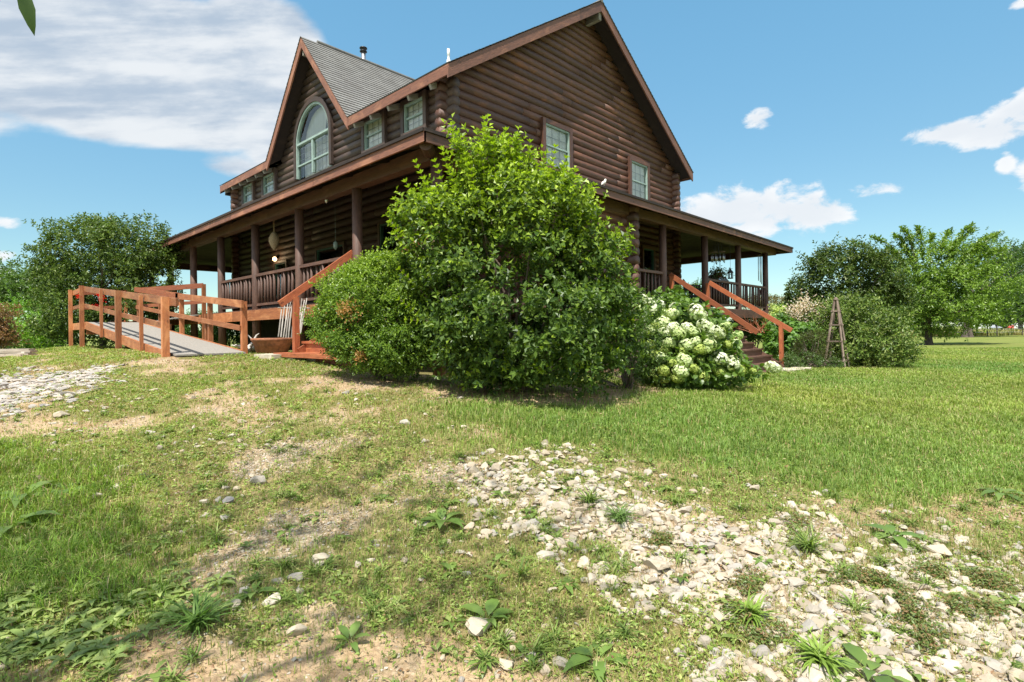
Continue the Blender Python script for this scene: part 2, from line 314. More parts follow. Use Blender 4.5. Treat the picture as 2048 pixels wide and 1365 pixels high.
def inpoly(x, y, poly):
    ins = np.zeros(x.shape, bool); n = len(poly)
    for i in range(n):
        x0, y0 = poly[i]; x1, y1 = poly[(i + 1) % n]
        c = ((y0 > y) != (y1 > y)) & (x < (x1 - x0) * (y - y0) / (y1 - y0 + 1e-12) + x0); ins ^= c
    return ins
def softpoly(x, y, poly, rad):
    s = 0
    for k in range(9): a = k * 2.4; q = rad * (k / 8) ** .5; s = s + inpoly(x + q * math.cos(a), y + q * math.sin(a), poly)
    return s / 9.
def gpoly(pts): return [tuple(onground(*p)[:2]) for p in pts]
PG = {'stones': gpoly([(930, 925), (1110, 925), (1260, 985), (1420, 1000), (1600, 1050), (1800, 1040), (2100, 1110), (2300, 1300), (2500, 1700), (1700, 1700), (1500, 1365), (1330, 1230), (1160, 1160), (1010, 1090), (940, 990)]),
      'stones_left': gpoly([(-200, 752), (60, 752), (190, 738), (215, 750), (120, 790), (40, 815), (-200, 850)]),
      'fine': gpoly([(470, 875), (600, 830), (860, 900), (960, 920), (990, 1040), (900, 1110), (640, 1160), (350, 1230), (330, 1130), (470, 1060), (420, 1020), (120, 1070), (120, 980), (380, 940)]),
      'dirt': gpoly([(150, 1290), (320, 1235), (560, 1260), (700, 1225), (1000, 1290), (1300, 1365), (1400, 1700), (-300, 1700), (-300, 1330)]),
      'dirt_left': gpoly([(-200, 815), (60, 815), (200, 850), (120, 900), (-200, 910)]),
      'long': gpoly([(-300, 920), (120, 900), (300, 985), (330, 1130), (260, 1220), (-300, 1240)])}
LAWN = [onground(*p) for p in ((880, 770), (860, 850), (1000, 880), (1200, 905), (1450, 945), (1700, 975), (2048, 1010), (2400, 1050))]
_l = np.array([w2rf(p.x, p.y) for p in LAWN])
BEDS = [(np.array(RF(*c)), r_) for c, r_ in (((-.1, 7.5), .9), ((.7, 7.6), .8), ((-1.9, 8.1), .8), ((1.6, 8.4), .5), ((3.0, 9.6), .7), ((2.4, 9.1), .5), ((10.7, 17.2), 1.0), ((9.2, 17.6), 1.2))]
def bedf(x, y):
    d = np.full(np.shape(x), 9.); q = (fbm(x * 3, y * 3, 31) - .5) * .9
    for c, r_ in BEDS: d = np.minimum(d, (np.hypot(x - c[0], y - c[1]) - r_) / .55 + q)
    return np.clip(d, 0, 1)
def masks(x, y):
    x = x + (fbm(x * 9, y * 9, 19, 3) - .5) * .5; y = y + (fbm(x * 9, y * 9, 23, 3) - .5) * .5
    wx = x + (fbm(x * 2.6, y * 2.6, 11, 5) - .5) * 1.3; wy = y + (fbm(x * 2.6, y * 2.6, 17, 5) - .5) * 1.3
    r, f = w2rf(wx, wy); D = np.hypot(r, f)
    fl = np.interp(r, _l[:, 0], _l[:, 1]); lawn = np.clip((f - fl) / .6 + .5, 0, 1) * np.clip((r + 1.2) / .8, 0, 1)
    lawn = np.maximum(lawn, np.clip((D - 14) / 4, 0, 1) * (r > 0)); lawn = np.maximum(lawn, np.clip((D - 17) / 4, 0, 1))
    st = softpoly(wx, wy, PG['stones'], .40); sl_ = softpoly(wx, wy, PG['stones_left'], .5)
    fine = softpoly(wx, wy, PG['fine'], .5); dirt = np.maximum(softpoly(wx, wy, PG['dirt'], .3), softpoly(wx, wy, PG['dirt_left'], .6))
    lg = inpoly(wx, wy, PG['long']).astype(float); behind = (f < .5)
    n = fbm(x * 1.7, y * 1.7, 29)
    grass = np.clip((n - .25) * 3.8, 0, 1) * .88
    for q, g in ((fine, np.clip((n - .40) * 4, .06, .6)), (dirt, np.clip((n - .46) * 4, .03, .5)), (st, np.clip((n - .42) * 4.5, 0, .6)), (sl_, .05 + 0 * n)): grass = grass * (1 - q) + g * q
    grass = np.maximum(grass, lg * .95); grass = np.maximum(grass, lawn)
    gravel = np.maximum(st * (1 - .3 * grass), sl_); fineg = np.maximum(fine * np.clip((.60 - n) * 5, 0, 1), np.clip((.36 - n) * 6, 0, .4) * (1 - lawn))
    # straw-coloured mulch around the planting bed
    return dict(lawn=lawn, grass=grass, st=st, sl=sl_, fine=fineg, dirt=dirt, long=lg, gravel=gravel, r=r, f=f, D=D)
nr, na = 330, 560
rr = np.concatenate([[0.0], np.geomspace(.6, 4000, nr)]); aa = np.linspace(0, 2 * np.pi, na, endpoint=False)
# finer angular spacing ahead of the viewpoint than behind it
aa = aa - .55 * np.sin(aa)
RRm, AAm = np.meshgrid(rr, aa, indexing='ij'); gx = CAM[0] + FW[0] * RRm * np.cos(AAm) + RT[0] * RRm * np.sin(AAm); gy = CAM[1] + FW[1] * RRm * np.cos(AAm) + RT[1] * RRm * np.sin(AAm)
gx, gy = gx.ravel(), gy.ravel(); gzv = gz(gx, gy)
# hollows below the house: keep the soil just under the deck
V = np.stack([gx, gy, gzv], 1); i_, j_ = np.meshgrid(np.arange(nr), np.arange(na), indexing='ij'); i_ = i_.ravel(); j_ = j_.ravel(); jn = (j_ + 1) % na
Q = np.stack([i_ * na + j_, i_ * na + jn, (i_ + 1) * na + jn, (i_ + 1) * na + j_], 1)
mk = masks(gx, gy); bf_ = bedf(gx, gy); gcol = np.stack([mk['grass'] * (.25 + .75 * bf_), np.clip(mk['gravel'] + mk['fine'], 0, 1), mk['lawn']], 1)
me = npmesh('ground', V, None, gcol, Q, smooth=True)
m, t, b = newmat('soil_and_turf'); c = attr(t, 'Col', 'Color'); sp = N(t, 'ShaderNodeSeparateColor'); t.links.new(c, sp.inputs[0])
pos = N(t, 'ShaderNodeNewGeometry').outputs['Position']
n1 = noise(t, pos, 2.2, 6, .6); n2 = noise(t, pos, 30, 4, .7); n3 = noise(t, pos, .35, 5, .6); n4 = noise(t, pos, 9, 5, .65)
soil = mixc(t, smooth(t, n1, .35, .68), (.40, .28, .165), (.54, .41, .26)); soil = mixc(t, smooth(t, n2, .35, .7, 0, .6), soil, (.24, .155, .085)); soil = mixc(t, smooth(t, n4, .55, .7, 0, .5), soil, (.20, .15, .07))
vo = N(t, 'ShaderNodeTexVoronoi', i_Scale=38.0); t.links.new(pos, vo.inputs['Vector'])
gv = mixc(t, smooth(t, vo.outputs['Distance'], .2, .6), (.54, .45, .33), (.26, .20, .13)); soil = mixc(t, math_(t, 'MULTIPLY', sp.outputs[1], .8), soil, gv)
turf = mixc(t, smooth(t, n2, .3, .7), (.12, .15, .03), (.19, .225, .055)); turf = mixc(t, smooth(t, n4, .4, .7, 0, .55), turf, (.15, .19, .04)); turf = mixc(t, smooth(t, n3, .42, .66, 0, .6), turf, (.22, .225, .07))
wild = mixc(t, smooth(t, n2, .35, .65), (.13, .13, .04), (.27, .22, .10))
tu = mixc(t, sp.outputs[2], wild, turf)
c = mixc(t, smooth(t, math_(t, 'ADD', sp.outputs[0], math_(t, 'MULTIPLY', math_(t, 'SUBTRACT', n4, .5), .8)), .25, .75), soil, tu)
t.links.new(c, b.inputs['Base Color']); b.inputs['Roughness'].default_value = .95; b.inputs['Specular IOR Level'].default_value = .1
bump(t, b, math_(t, 'ADD', n2, math_(t, 'MULTIPLY', vo.outputs['Distance'], -.4)), .9, .03); M['ground'] = m
tag(link('ground', me, m), kind='structure')
# ------------------------------------------------------------------ the log house
LX, LY, PO, ZE, ZB, ZD = 18.5, 20.85, .58, 3.24, 3.04, .69       # porch eave extents, post line inset, fascia top and bottom, deck
X1, X3, Y2, Y4 = 3.42, 15.08, 3.47, 17.0                         # walls
HX0, HX1, HY0, HY1, EZ, RX, RZ = 2.9, 15.6, 2.82, 17.65, 6.27, 9.25, 10.45   # main roof
DY, DZ, DH = 10.15, 9.68, 2.82                                    # dormer ridge and half width
SM = (RZ - EZ) / (RX - HX0); DX = HX0 + (DZ - EZ) / SM
house = thing('log_house', (9.25, 10.2, -1.0), 'two storey dark brown log house with steep gables and a porch wrapping round it', 'house')
def log_course(mb, axis, c, z, a, b, r=.128):
    """a log along axis ('x' or 'y') at cross position c from a to b, in uneven lengths with butt joints"""
    p = a
    while p < b - .02:
        q = min(b, p + random.uniform(2.6, 5.2)) if b - p > 3.2 else b
        n = max(2, int((q - p) / .6) + 1); ts = np.linspace(p, q - (.006 if q < b else 0), n); ph = random.uniform(0, 9)
        pts = [((t, c + .006 * math.sin(t * 1.3 + ph), z + .005 * math.sin(t * .9 + ph)) if axis == 'x' else (c + .006 * math.sin(t * 1.3 + ph), t, z + .005 * math.sin(t * .9 + ph))) for t in ts]
        mb.tube(pts, [r * (1 + .035 * math.sin(t * 1.7 + ph * 2)) for t in ts], 14); p = q
CP = .222
def log_wall(name, axis, c, a, b, z0, z1, holes, mat, top=None, off=0, ext=(.3, .3)):
    """holes: functions z -> (lo, hi) or None. top: z -> (a, b) limits above the plate"""
    mb = MB(); z = z0 + off
    while z < z1:
        lo, hi = (a - ext[0], b + ext[1]) if top is None or top(z) is None else top(z)
        if hi - lo < .15: break
        cuts = sorted([h(z) for h in holes if h(z)]); p = lo
        for c0, c1 in cuts:
            if c0 > p: log_course(mb, axis, c, z, p, min(c0, hi))
            p = max(p, c1)
        if p < hi: log_course(mb, axis, c, z, p, hi)
        z += CP
    return mb.build(name, mat, house, True)
def rect_hole(lo, hi, z0, z1): return lambda z: (lo, hi) if z0 - .02 < z < z1 + .02 else None
ARC, AR, AZ0, AZ1 = 10.23, 1.15, 5.36, 6.50
def arch_hole(z):
    if not AZ0 < z < AZ1 + AR + .1: return None
    w = AR + .08 if z < AZ1 else math.sqrt(max(0, (AR + .1) ** 2 - (z - AZ1) ** 2))
    return (ARC - w, ARC + w)
FW2 = [(4.25, 5.08, 5.30, 6.05), (6.10, 7.04, 5.30, 6.12), (13.2, 14.15, 5.30, 6.0), (15.2, 16.1, 5.30, 6.0)]     # upstairs, front: y0 y1 z0 z1
GW2 = [(6.99, 8.15, 4.9, 6.12), (11.74, 12.88, 4.72, 6.06)]                                                    # upstairs, gable side: x0 x1 z0 z1
F1 = [(5.3, 6.3, 1.5, 3.05), (8.3, 10.0, 1.55, 2.75), (12.3, 13.2, 1.4, 2.6)]
G1 = [(12.5, 13.25, 1.4, 3.0)]
def front_top(z):
    if z < EZ - .12: return None
    h = DH - .35 - (z - EZ) / ((DZ - EZ) / DH) + .15; return (DY - h, DY + h)
def gable_top(z):
    if z < EZ - .05: return None
    k = (z - EZ) / SM; return (HX0 + k + .22, HX1 - k - .22)
def eave_wall_top(z): return None if z < EZ - .1 else (0, 0)
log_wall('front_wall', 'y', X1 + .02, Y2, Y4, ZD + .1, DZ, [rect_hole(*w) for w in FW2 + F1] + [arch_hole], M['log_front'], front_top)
log_wall('gable_wall', 'x', Y2 + .02, X1, X3, ZD - .01, RZ, [rect_hole(*w) for w in GW2 + G1], M['log'], gable_top)
log_wall('rear_wall', 'y', X3, Y2, Y4, ZD + .1, EZ, [], M['log'])
log_wall('side_wall', 'x', Y4, X1, X3, ZD - .01, RZ, [], M['log'], gable_top)
mb = MB(); mb.box((X1 + .35, Y2 + .35, ZD - .1), (X3 - .3, Y4 - .3, 3.35)); mb.box((X1 + .9, Y2 + .9, 3.36), (X3 - .9, Y4 - .9, 5.9)); mb.build('interior', M['room'], house)  # near-black fill, the darkness of unlit rooms put into its colour
# log room built out to the edge of the side porch
log_wall('porch_room_wall', 'x', PO + .05, 3.9, 7.0, -1.0, ZB + .1, [], M['log'], None, 0, (.1, .27))
log_wall('porch_room_wall', 'y', 6.98, PO, Y2 - .2, -1.1, ZB + .1, [], M['log'], None, 0, (.26, .0))
log_wall('porch_room_wall', 'y', 3.95, PO, Y2 - .2, -1.1, ZB + .1, [], M['log'], None, 0, (.26, .0))
# windows
def window(axis, c, lo, hi, z0, z1, mat='green', grid=(3, 4), casing=.13, upper=.5, dark=False, curtain=True):
    """a double-hung window standing in the plane axis = c; frame proud of the logs on the outside"""
    o = c - .14
    def p(t, d, z): return (t, o + d, z) if axis == 'x' else (o + d, t, z)
    def fr(mb, a0, a1, b0, b1, w, d0, d1):
        dm = (d0 + d1) / 2; dd = d1 - d0
        for q0, q1 in (((a0 + w / 2, b0), (a0 + w / 2, b1)), ((a1 - w / 2, b0), (a1 - w / 2, b1))):
            mb.bar(p(q0[0], dm, q0[1]), p(q1[0], dm, q1[1]), dd if axis == 'x' else w, w if axis == 'x' else dd, up=(1, 0, 0))
        for z in (b0 + w / 2, b1 - w / 2): mb.bar(p(a0 + w, dm, z), p(a1 - w, dm, z), dd, w)
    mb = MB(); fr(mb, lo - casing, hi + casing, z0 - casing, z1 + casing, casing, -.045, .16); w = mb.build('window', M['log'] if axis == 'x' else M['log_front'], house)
    mb = MB(); fr(mb, lo, hi, z0, z1, .04, -.015, .09); zm = z0 + (z1 - z0) * upper
    if grid: mb.bar(p(lo + .05, .045, zm), p(hi - .05, .045, zm), .06, .045)
    mb.build('frame', M[mat], w)
    if grid:
        mb = MB()
        for k in range(1, grid[0]): t = lo + .05 + (hi - lo - .1) * k / grid[0]; mb.bar(p(t, .062, z0 + .05), p(t, .062, z1 - .05), .012, .012)
        for k in range(1, grid[1]): z = z0 + .05 + (z1 - z0 - .1) * k / grid[1]; mb.bar(p(lo + .05, .066, z), p(hi - .05, .066, z), .012, .012)
        mb.build('muntins', M['muntin'], w)
    mb = MB(); q_ = [p(lo + .04, .05, z0 + .04), p(hi - .04, .05, z0 + .04), p(hi - .04, .05, z1 - .04), p(lo + .04, .05, z1 - .04)]; mb.poly(q_ if axis == 'x' else q_[::-1]); mb.build('pane', M['glass'], w)
    if curtain:
        mb = MB(); n = 40
        for s_ in (0, 1):
            cov = .52 if s_ else .48
            for k in range(n):
                t0, t1 = [(lo + (hi - lo) * cov * q / n) if not s_ else (hi - (hi - lo) * cov * (1 - q / n)) for q in (k, k + 1)]
                d0, d1 = [.085 + .008 * math.sin(q * 1.1) + .02 * s_ for q in (k, k + 1)]
                zt = z1 - .02; mb.poly([p(t0, d0, z0), p(t1, d1, z0), p(t1, d1, zt), p(t0, d0, zt)], ga=[(t0 * 3, q, 0) for q in (0, 0, 1, 1)])
        mb.build('curtain', M['curtain'], w)
    return w
for y0, y1, z0, z1 in FW2: window('y', X1, y0, y1, z0, z1)
for x0, x1, z0, z1 in GW2: window('x', Y2, x0, x1, z0, z1)
for y0, y1, z0, z1 in F1: window('y', X1, y0, y1, z0, z1, 'dgreen', None, .08, curtain=False)
for x0, x1, z0, z1 in G1: window('x', Y2, x0, x1, z0, z1, 'dgreen', None, .08, curtain=False)
# arched dormer window
def ring(mb, r0, r1, d0, d1, n=40):
    o = X1 - .14; vs, fs, gs = [], [], []
    for k in range(n + 1):
        a = math.pi * k / n; L = a * (r0 + r1) / 2
        for r, d in ((r0, d0), (r1, d0), (r1, d1), (r0, d1)): vs.append((o + d, ARC - r * math.cos(a), AZ1 + r * math.sin(a))); gs.append((L, r, d))
    for k in range(n):
        for q in range(4): fs.append((k * 4 + q, k * 4 + (q + 1) % 4, (k + 1) * 4 + (q + 1) % 4, (k + 1) * 4 + q))
    mb.add(vs, fs, gs)
def vbar(mb, y, z0, z1, w, d0, d1): mb.bar((X1 - .14 + (d0 + d1) / 2, y, z0), (X1 - .14 + (d0 + d1) / 2, y, z1), w, d1 - d0, up=(1, 0, 0))
def hbar(mb, y0, y1, z, w, d0, d1): mb.bar((X1 - .14 + (d0 + d1) / 2, y0, z), (X1 - .14 + (d0 + d1) / 2, y1, z), d1 - d0, w)
mb = MB(); ring(mb, AR, AR + .15, -.05, .16)
for s in (-1, 1): vbar(mb, ARC + s * (AR + .075), AZ0, AZ1, .15, -.05, .16)
w = mb.build('arched_window', M['log_front'], house)
mb = MB(); ring(mb, AR - .07, AR, -.02, .10)
for s in (-1, 1): vbar(mb, ARC + s * (AR - .035), AZ0, AZ1, .07, -.02, .10)
hbar(mb, ARC - AR + .07, ARC + AR - .07, AZ1, .07, -.03, .11); vbar(mb, ARC, AZ0, AZ1 - .035, .09, -.018, .09)
hbar(mb, ARC - AR + .07, ARC - .045, AZ0 + .42, .05, .0, .08); hbar(mb, ARC + .045, ARC + AR - .07, AZ0 + .42, .05, .0, .08)
mb.build('frame', M['green'], w)
mb = MB(); n = 40; mb.poly(([(X1 - .09, ARC - AR + .03, AZ0), (X1 - .09, ARC + AR - .03, AZ0)] + [(X1 - .09, ARC + (AR - .03) * math.cos(math.pi * k / n), AZ1 + (AR - .03) * math.sin(math.pi * k / n)) for k in range(n + 1)])[::-1]); mb.build('pane', M['glass'], w)
mb = MB()
for k in range(1, 8): vbar(mb, ARC - AR + .07 + k * (2 * AR - .14) / 8, AZ0, AZ1 - .04, .012, .055, .067)
for k in (1, 2, 3): hbar(mb, ARC - AR + .07, ARC + AR - .07, AZ0 + .42 + k * .2, .012, .07, .08)
mb.build('muntins', M['muntin'], w)
mb = MB(); yy = np.linspace(ARC - AR, ARC + AR, 90)
for k in range(89):
    d0, d1 = [X1 + .14 + .02 * math.sin(q * 1.3) for q in (k, k + 1)]; mb.poly([(d0, yy[k], AZ0 - .1), (d1, yy[k + 1], AZ0 - .1), (d1, yy[k + 1], AZ1 + .02), (d0, yy[k], AZ1 + .02)], ga=[(yy[k] * 3, q, 0) for q in (0, 0, 1, 1)])
arc = [(X1 + .15, ARC + .95 * AR * math.cos(a), AZ1 + .95 * AR * math.sin(a)) for a in np.linspace(0, math.radians(118), 24)]
mb.poly([(X1 + .15, ARC - .30, AZ1)] + arc[::1]); mb.build('curtain', M['curtain'], w)
# shingled roofs: every course a strip tilted up at its lower edge
def shingles(name, mapf, width_at, rows, run, lip=.022):
    """mapf(s, t): along the eave, up the slope (m) -> point; width_at(t) -> list of (s0, s1)"""
    mb = MB(); nrm = (mapf(1, 0) - mapf(0, 0)).cross(mapf(0, 1) - mapf(0, 0)).normalized(); nrm = nrm if nrm.z > 0 else -nrm
    for k in range(rows):
        t0, t1 = k * run, min((k + 1) * run, rows * run)
        for (a0, b0), (a1, b1) in zip(width_at(t0), width_at(t1)):
            if b0 - a0 < .02: continue
            wv = random.uniform(-.003, .003)
            A, B = mapf(a0, t0) + nrm * (lip + wv), mapf(b0, t0) + nrm * (lip - wv); Cc, D = mapf(b1, t1), mapf(a1, t1)
            A2, B2 = mapf(a0, t0), mapf(b0, t0)
            mb.add([A, B, Cc, D, A2, B2], [(0, 1, 2, 3), (0, 4, 5, 1)], [(a0, t0 + .004, 0), (b0, t0 + .004, 0), (b1, t1 - .004, 0), (a1, t1 - .004, 0), (a0, t0 - .01, 0), (b0, t0 - .01, 0)], .5)
    return mb
sl_main = math.hypot(RX - HX0, RZ - EZ); ux = (RX - HX0) / sl_main; uz = (RZ - EZ) / sl_main; rows = int(sl_main / .145)
run = sl_main / rows
def mainf(s, t): return Vector((HX0 + ux * t, s, EZ + uz * t))
def mainb(s, t): return Vector((HX1 - ux * t, s, EZ + uz * t))
def wfront(t):
    x = HX0 + ux * t; h = DH * max(0, (DX - x) / (DX - HX0)); 
    return [(HY0 - .03, DY - h), (DY + h, HY1 + .03)]
mb = shingles('r', mainf, wfront, rows, run); mb2 = shingles('r', mainb, lambda t: [(HY0 - .03, HY1 + .03)], rows, run)
b0 = len(mb.v); mb.v += mb2.v; mb.g += mb2.g; mb.t += mb2.t; mb.f += [tuple(b0 + i for i in f) for f in mb2.f]
mb.tube([(RX, HY0 - .03, RZ - .01), (RX, HY1 + .03, RZ - .01)], .06, 8, tint=.5); roof = mb.build('roof', M['shingle'], house)
sd = math.hypot(DH, DZ - EZ); vy, vz = DH / sd, (DZ - EZ) / sd; rd = int(sd / .145); rn = sd / rd
mb = MB()
for s in (-1, 1):
    q = shingles('r', lambda a, t, s=s: Vector((a, DY + s * (DH - vy * t), EZ + vz * t)), lambda t: [(HX0 - .03, HX0 + (DX - HX0) * min(1, t / sd) + .05)], rd, rn)
    b0 = len(mb.v); mb.v += q.v; mb.g += q.g; mb.t += q.t; mb.f += [tuple(b0 + i for i in f) for f in q.f]
mb.build('dormer_roof', M['shingle'], house)
mb = MB(); mb.tube([(HX0 + .55, DY, DZ + .03), (DX + .1, DY, DZ + .03)], .055, 8, tint=.5); mb.build('ridge_vent', M['shingle'], house)
# soffits (undersides), 3 cm below the shingles
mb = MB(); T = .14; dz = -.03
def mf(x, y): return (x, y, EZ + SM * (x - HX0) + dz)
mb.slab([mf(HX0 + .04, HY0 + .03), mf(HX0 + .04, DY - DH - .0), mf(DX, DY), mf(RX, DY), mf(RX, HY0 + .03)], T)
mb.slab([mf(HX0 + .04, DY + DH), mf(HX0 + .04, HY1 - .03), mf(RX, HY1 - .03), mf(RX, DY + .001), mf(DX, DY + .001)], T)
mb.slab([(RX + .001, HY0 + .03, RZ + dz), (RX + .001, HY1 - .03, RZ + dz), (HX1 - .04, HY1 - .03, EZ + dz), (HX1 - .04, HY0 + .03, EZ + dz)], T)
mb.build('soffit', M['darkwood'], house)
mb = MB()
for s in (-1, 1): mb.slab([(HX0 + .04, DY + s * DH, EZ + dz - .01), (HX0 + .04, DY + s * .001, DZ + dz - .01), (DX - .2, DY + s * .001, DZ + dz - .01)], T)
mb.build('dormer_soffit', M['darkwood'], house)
# fascias and rake boards
def board(mb, a, b, h, t, out):      # vertical-faced board whose top edge runs a-b
    a = Vector(a); b = Vector(b); o = Vector(out) * t; n = 6 if (b - a).length > 6 else 1
    cuts = [0] + sorted(random.uniform(.15, .85) for _ in range(int((b - a).length / 5))) + [1]
    for c0, c1 in zip(cuts, cuts[1:]):
        p, q = a.lerp(b, c0), a.lerp(b, c1 - (.0006 if c1 < 1 else 0)); L0 = (p - a).length; L1 = (q - a).length; rnd = random.uniform(0, 40)
        hh = Vector((0, 0, h)); vs = [p, q, q - hh, p - hh, p + o, q + o, q + o - hh, p + o - hh]
        gs = [(L0 + rnd, rnd, rnd), (L1 + rnd, rnd, rnd), (L1 + rnd, rnd, rnd + h), (L0 + rnd, rnd, rnd + h)]; gs = gs + [(g[0], g[1] + t, g[2]) for g in gs]
        mb.add(vs, [(0, 1, 2, 3), (7, 6, 5, 4), (0, 4, 5, 1), (1, 5, 6, 2), (2, 6, 7, 3), (3, 7, 4, 0)], gs)
    return mb
z_ = EZ - .015
board(MB(), (HX0, HY0, z_), (HX0, DY - DH, z_), .24, .04, (1, 0, 0)).build('fascia', M['fascia'], house)
board(MB(), (HX0, DY + DH, z_), (HX0, HY1, z_), .24, .04, (1, 0, 0)).build('fascia', M['fascia'], house)
board(MB(), (HX1, HY0, z_), (HX1, HY1, z_), .24, .04, (-1, 0, 0)).build('fascia', M['rake'], house)
board(MB(), (HX0 - .004, DY - DH, z_), (HX0 - .004, DY, DZ - .015), .34, .045, (1, 0, 0)).build('rake_board', M['fascia'], house)
board(MB(), (HX0 - .004, DY + DH, z_), (HX0 - .004, DY, DZ - .015), .34, .045, (1, 0, 0)).build('rake_board', M['fascia'], house)
for y, d in ((HY0, 1), (HY1, -1)):
    board(MB(), (HX0 + .001, y - .003 * d, z_), (RX, y - .003 * d, RZ - .015), .32, .045, (0, d, 0)).build('rake_board', M['rake'], house)
    board(MB(), (HX1 - .001, y - .003 * d, z_), (RX + .001, y - .003 * d, RZ - .015), .32, .045, (0, d, 0)).build('rake_board', M['rake'], house)
mb = MB(); mb.bar((RX, HY0 + .06, RZ - .42), (RX, Y2 + .3, RZ - .42), .14, .34); mb.build('ridge_beam', M['greywood'], house)
mb = MB(); mb.bar((HX0 + .06, DY, DZ - .52), (X1 + .1, DY, DZ - .52), .09, .16); mb.build('ridge_beam', M['greywood'], house)
mt = MB().bar((HX0 + .045, 0, EZ - .31), (X1 - .02, 0, EZ - .10), .075, .13).mesh('rafter_tail', wloc(house))
for y in [3.55, 4.45, 5.35, 6.2, 7.05, 13.35, 14.1, 14.9, 15.65, 16.45, 17.2]: link('rafter_tail', mt, M['greywood'] if y < 3.8 or 1 else None, house, (0, y, 0))
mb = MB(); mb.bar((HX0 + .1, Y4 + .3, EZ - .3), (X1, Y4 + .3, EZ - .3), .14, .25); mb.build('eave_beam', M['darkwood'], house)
# pipes on the roofs
mb = MB(); c = P(727, 118, 19.6); mb.lathe((c.x, c.y, 0), [(.085, 9.2), (.085, 10.12)], 20)
st_ = mb.build('stove_pipe', M['steel'], house, True)
mb = MB(); zz = 10.08; mb.lathe((c.x, c.y, 0), [(.09, zz), (.13, zz + .02), (.13, zz + .04), (.095, zz + .05), (.095, zz + .12), (.135, zz + .135), (.135, zz + .165), (.05, zz + .20)], 20); mb.build('pipe_cap', M['black'], st_, True)
c = P(897, 110, 14.3); mb = MB(); mb.lathe((c.x, c.y, c.z), [(.08, -.35), (.05, -.14), (.032, -.11), (.03, -.02), (.038, -.01), (.038, .15), (.02, .16)], 16); mb.build('vent_pipe', M['white'], house, True)
# porch: ceiling, roof, fascia, beams, rafters, posts
PS = .36; PW = X1 + .0
def pz(d): return ZE + PS * d
O_ = [(0, 0), (LX, 0), (LX, LY), (0, LY)]; I_ = [(X1 + .1, Y2 + .1), (X3 - .1, Y2 + .1), (X3 - .1, Y4 - .1), (X1 + .1, Y4 - .1)]
pr = MB(); pc = MB()
for k in range(4):
    a, b_, c_, d_ = O_[k], O_[(k + 1) % 4], I_[(k + 1) % 4], I_[k]; hi = pz(3.45)
    pr.add([(*a, ZE + .015), (*b_, ZE + .015), (*c_, hi), (*d_, hi)], [(0, 1, 2, 3)], [(a[0] + a[1], 0, 0), (b_[0] + b_[1], 0, 0), (c_[0] + c_[1], 3.6, 0), (d_[0] + d_[1], 3.6, 0)], .5)
    q = [Vector((*a, ZE - .05)), Vector((*b_, ZE - .05)), Vector((*c_, hi - .065)), Vector((*d_, hi - .065))]
    cx_, cy_ = LX / 2, LY / 2
    q[0] += Vector((.04 * (1 if a[0] < cx_ else -1), .04 * (1 if a[1] < cy_ else -1), 0)); q[1] += Vector((.04 * (1 if b_[0] < cx_ else -1), .04 * (1 if b_[1] < cy_ else -1), 0))
    L = (q[1] - q[0]).length; ins = (L - (q[2] - q[3]).length) / 2; nb = 26; rnd = 5 * k
    for j in range(nb):      # ceiling boards, each a strip with a small gap
        f0, f1 = j / nb, (j + .94) / nb; A, B, C2, D2 = q[0].lerp(q[3], f0), q[1].lerp(q[2], f0), q[1].lerp(q[2], f1), q[0].lerp(q[3], f1); r1 = random.uniform(0, 30)
        pc.add([A, B, C2, D2], [(0, 1, 2, 3)], [(r1, 0, 0), (r1 + L, 0, 0), (r1 + L, .14, 0), (r1, .14, 0)])
pr.build('porch_roof', M['shingle'], house); pc.build('porch_ceiling', M['ceil'], house)
for a, b_, n in (((0, 0), (0, LY), (1, 0, 0)), ((.001, 0), (LX - .001, 0), (0, 1, 0)), ((LX, 0), (LX, LY), (-1, 0, 0)), ((.001, LY), (LX - .001, LY), (0, -1, 0))):
    a3, b3 = Vector((*a, ZE)), Vector((*b_, ZE)); mb = MB(); board(mb, a3, b3, .20, .04, n); nn = Vector(n)
    mb.build('porch_fascia', M['fascia'] if n[0] == 1 else M['rake'], house)  # front board gets the lit copy of the stain, other sides the shaded copy
    mb = MB(); board(mb, a3 - nn * .03 + Vector((0, 0, .014)), b3 - nn * .03 + Vector((0, 0, .014)), .055, .026, n); mb.build('drip_edge', M['darkwood'], house)
FY = [.42 + 2.571 * i for i in range(8)] + [LY - PO]; SX = [.58 + 2.743 * i for i in range(7)]
bz = 3.08
for a, b_ in (((PO, PO - .1), (PO, LY - PO + .1)), ((PO + .11, PO), (LX - PO - .11, PO)), ((LX - PO, PO - .1), (LX - PO, LY - PO + .1)), ((PO + .11, LY - PO), (LX - PO - .11, LY - PO))):
    MB().bar((*a, bz), (*b_, bz), .2, .26).build('porch_beam', M['post'], house)
mb = MB(); mb.tube([(.12, .12, 3.06), (.6, .6, 3.1)], .11, 10); mb.build('corner_bracket', M['post'], house)
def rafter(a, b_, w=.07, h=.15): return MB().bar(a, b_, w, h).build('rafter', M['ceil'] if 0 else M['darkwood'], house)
for y in [1.7, 3.0, 4.3, 5.6, 6.9, 8.2, 9.5, 10.8, 12.1, 13.4, 14.7, 16.0, 17.3]: rafter((.06, y, pz(.06) - .15), (X1 - .2, y, pz(3.2) - .15))
for x in [7.6, 9.0, 10.4, 11.8, 13.2, 14.6, 16.0]: rafter((x, .06, pz(.06) - .15), (x, Y2 - .2, pz(3.2) - .15))
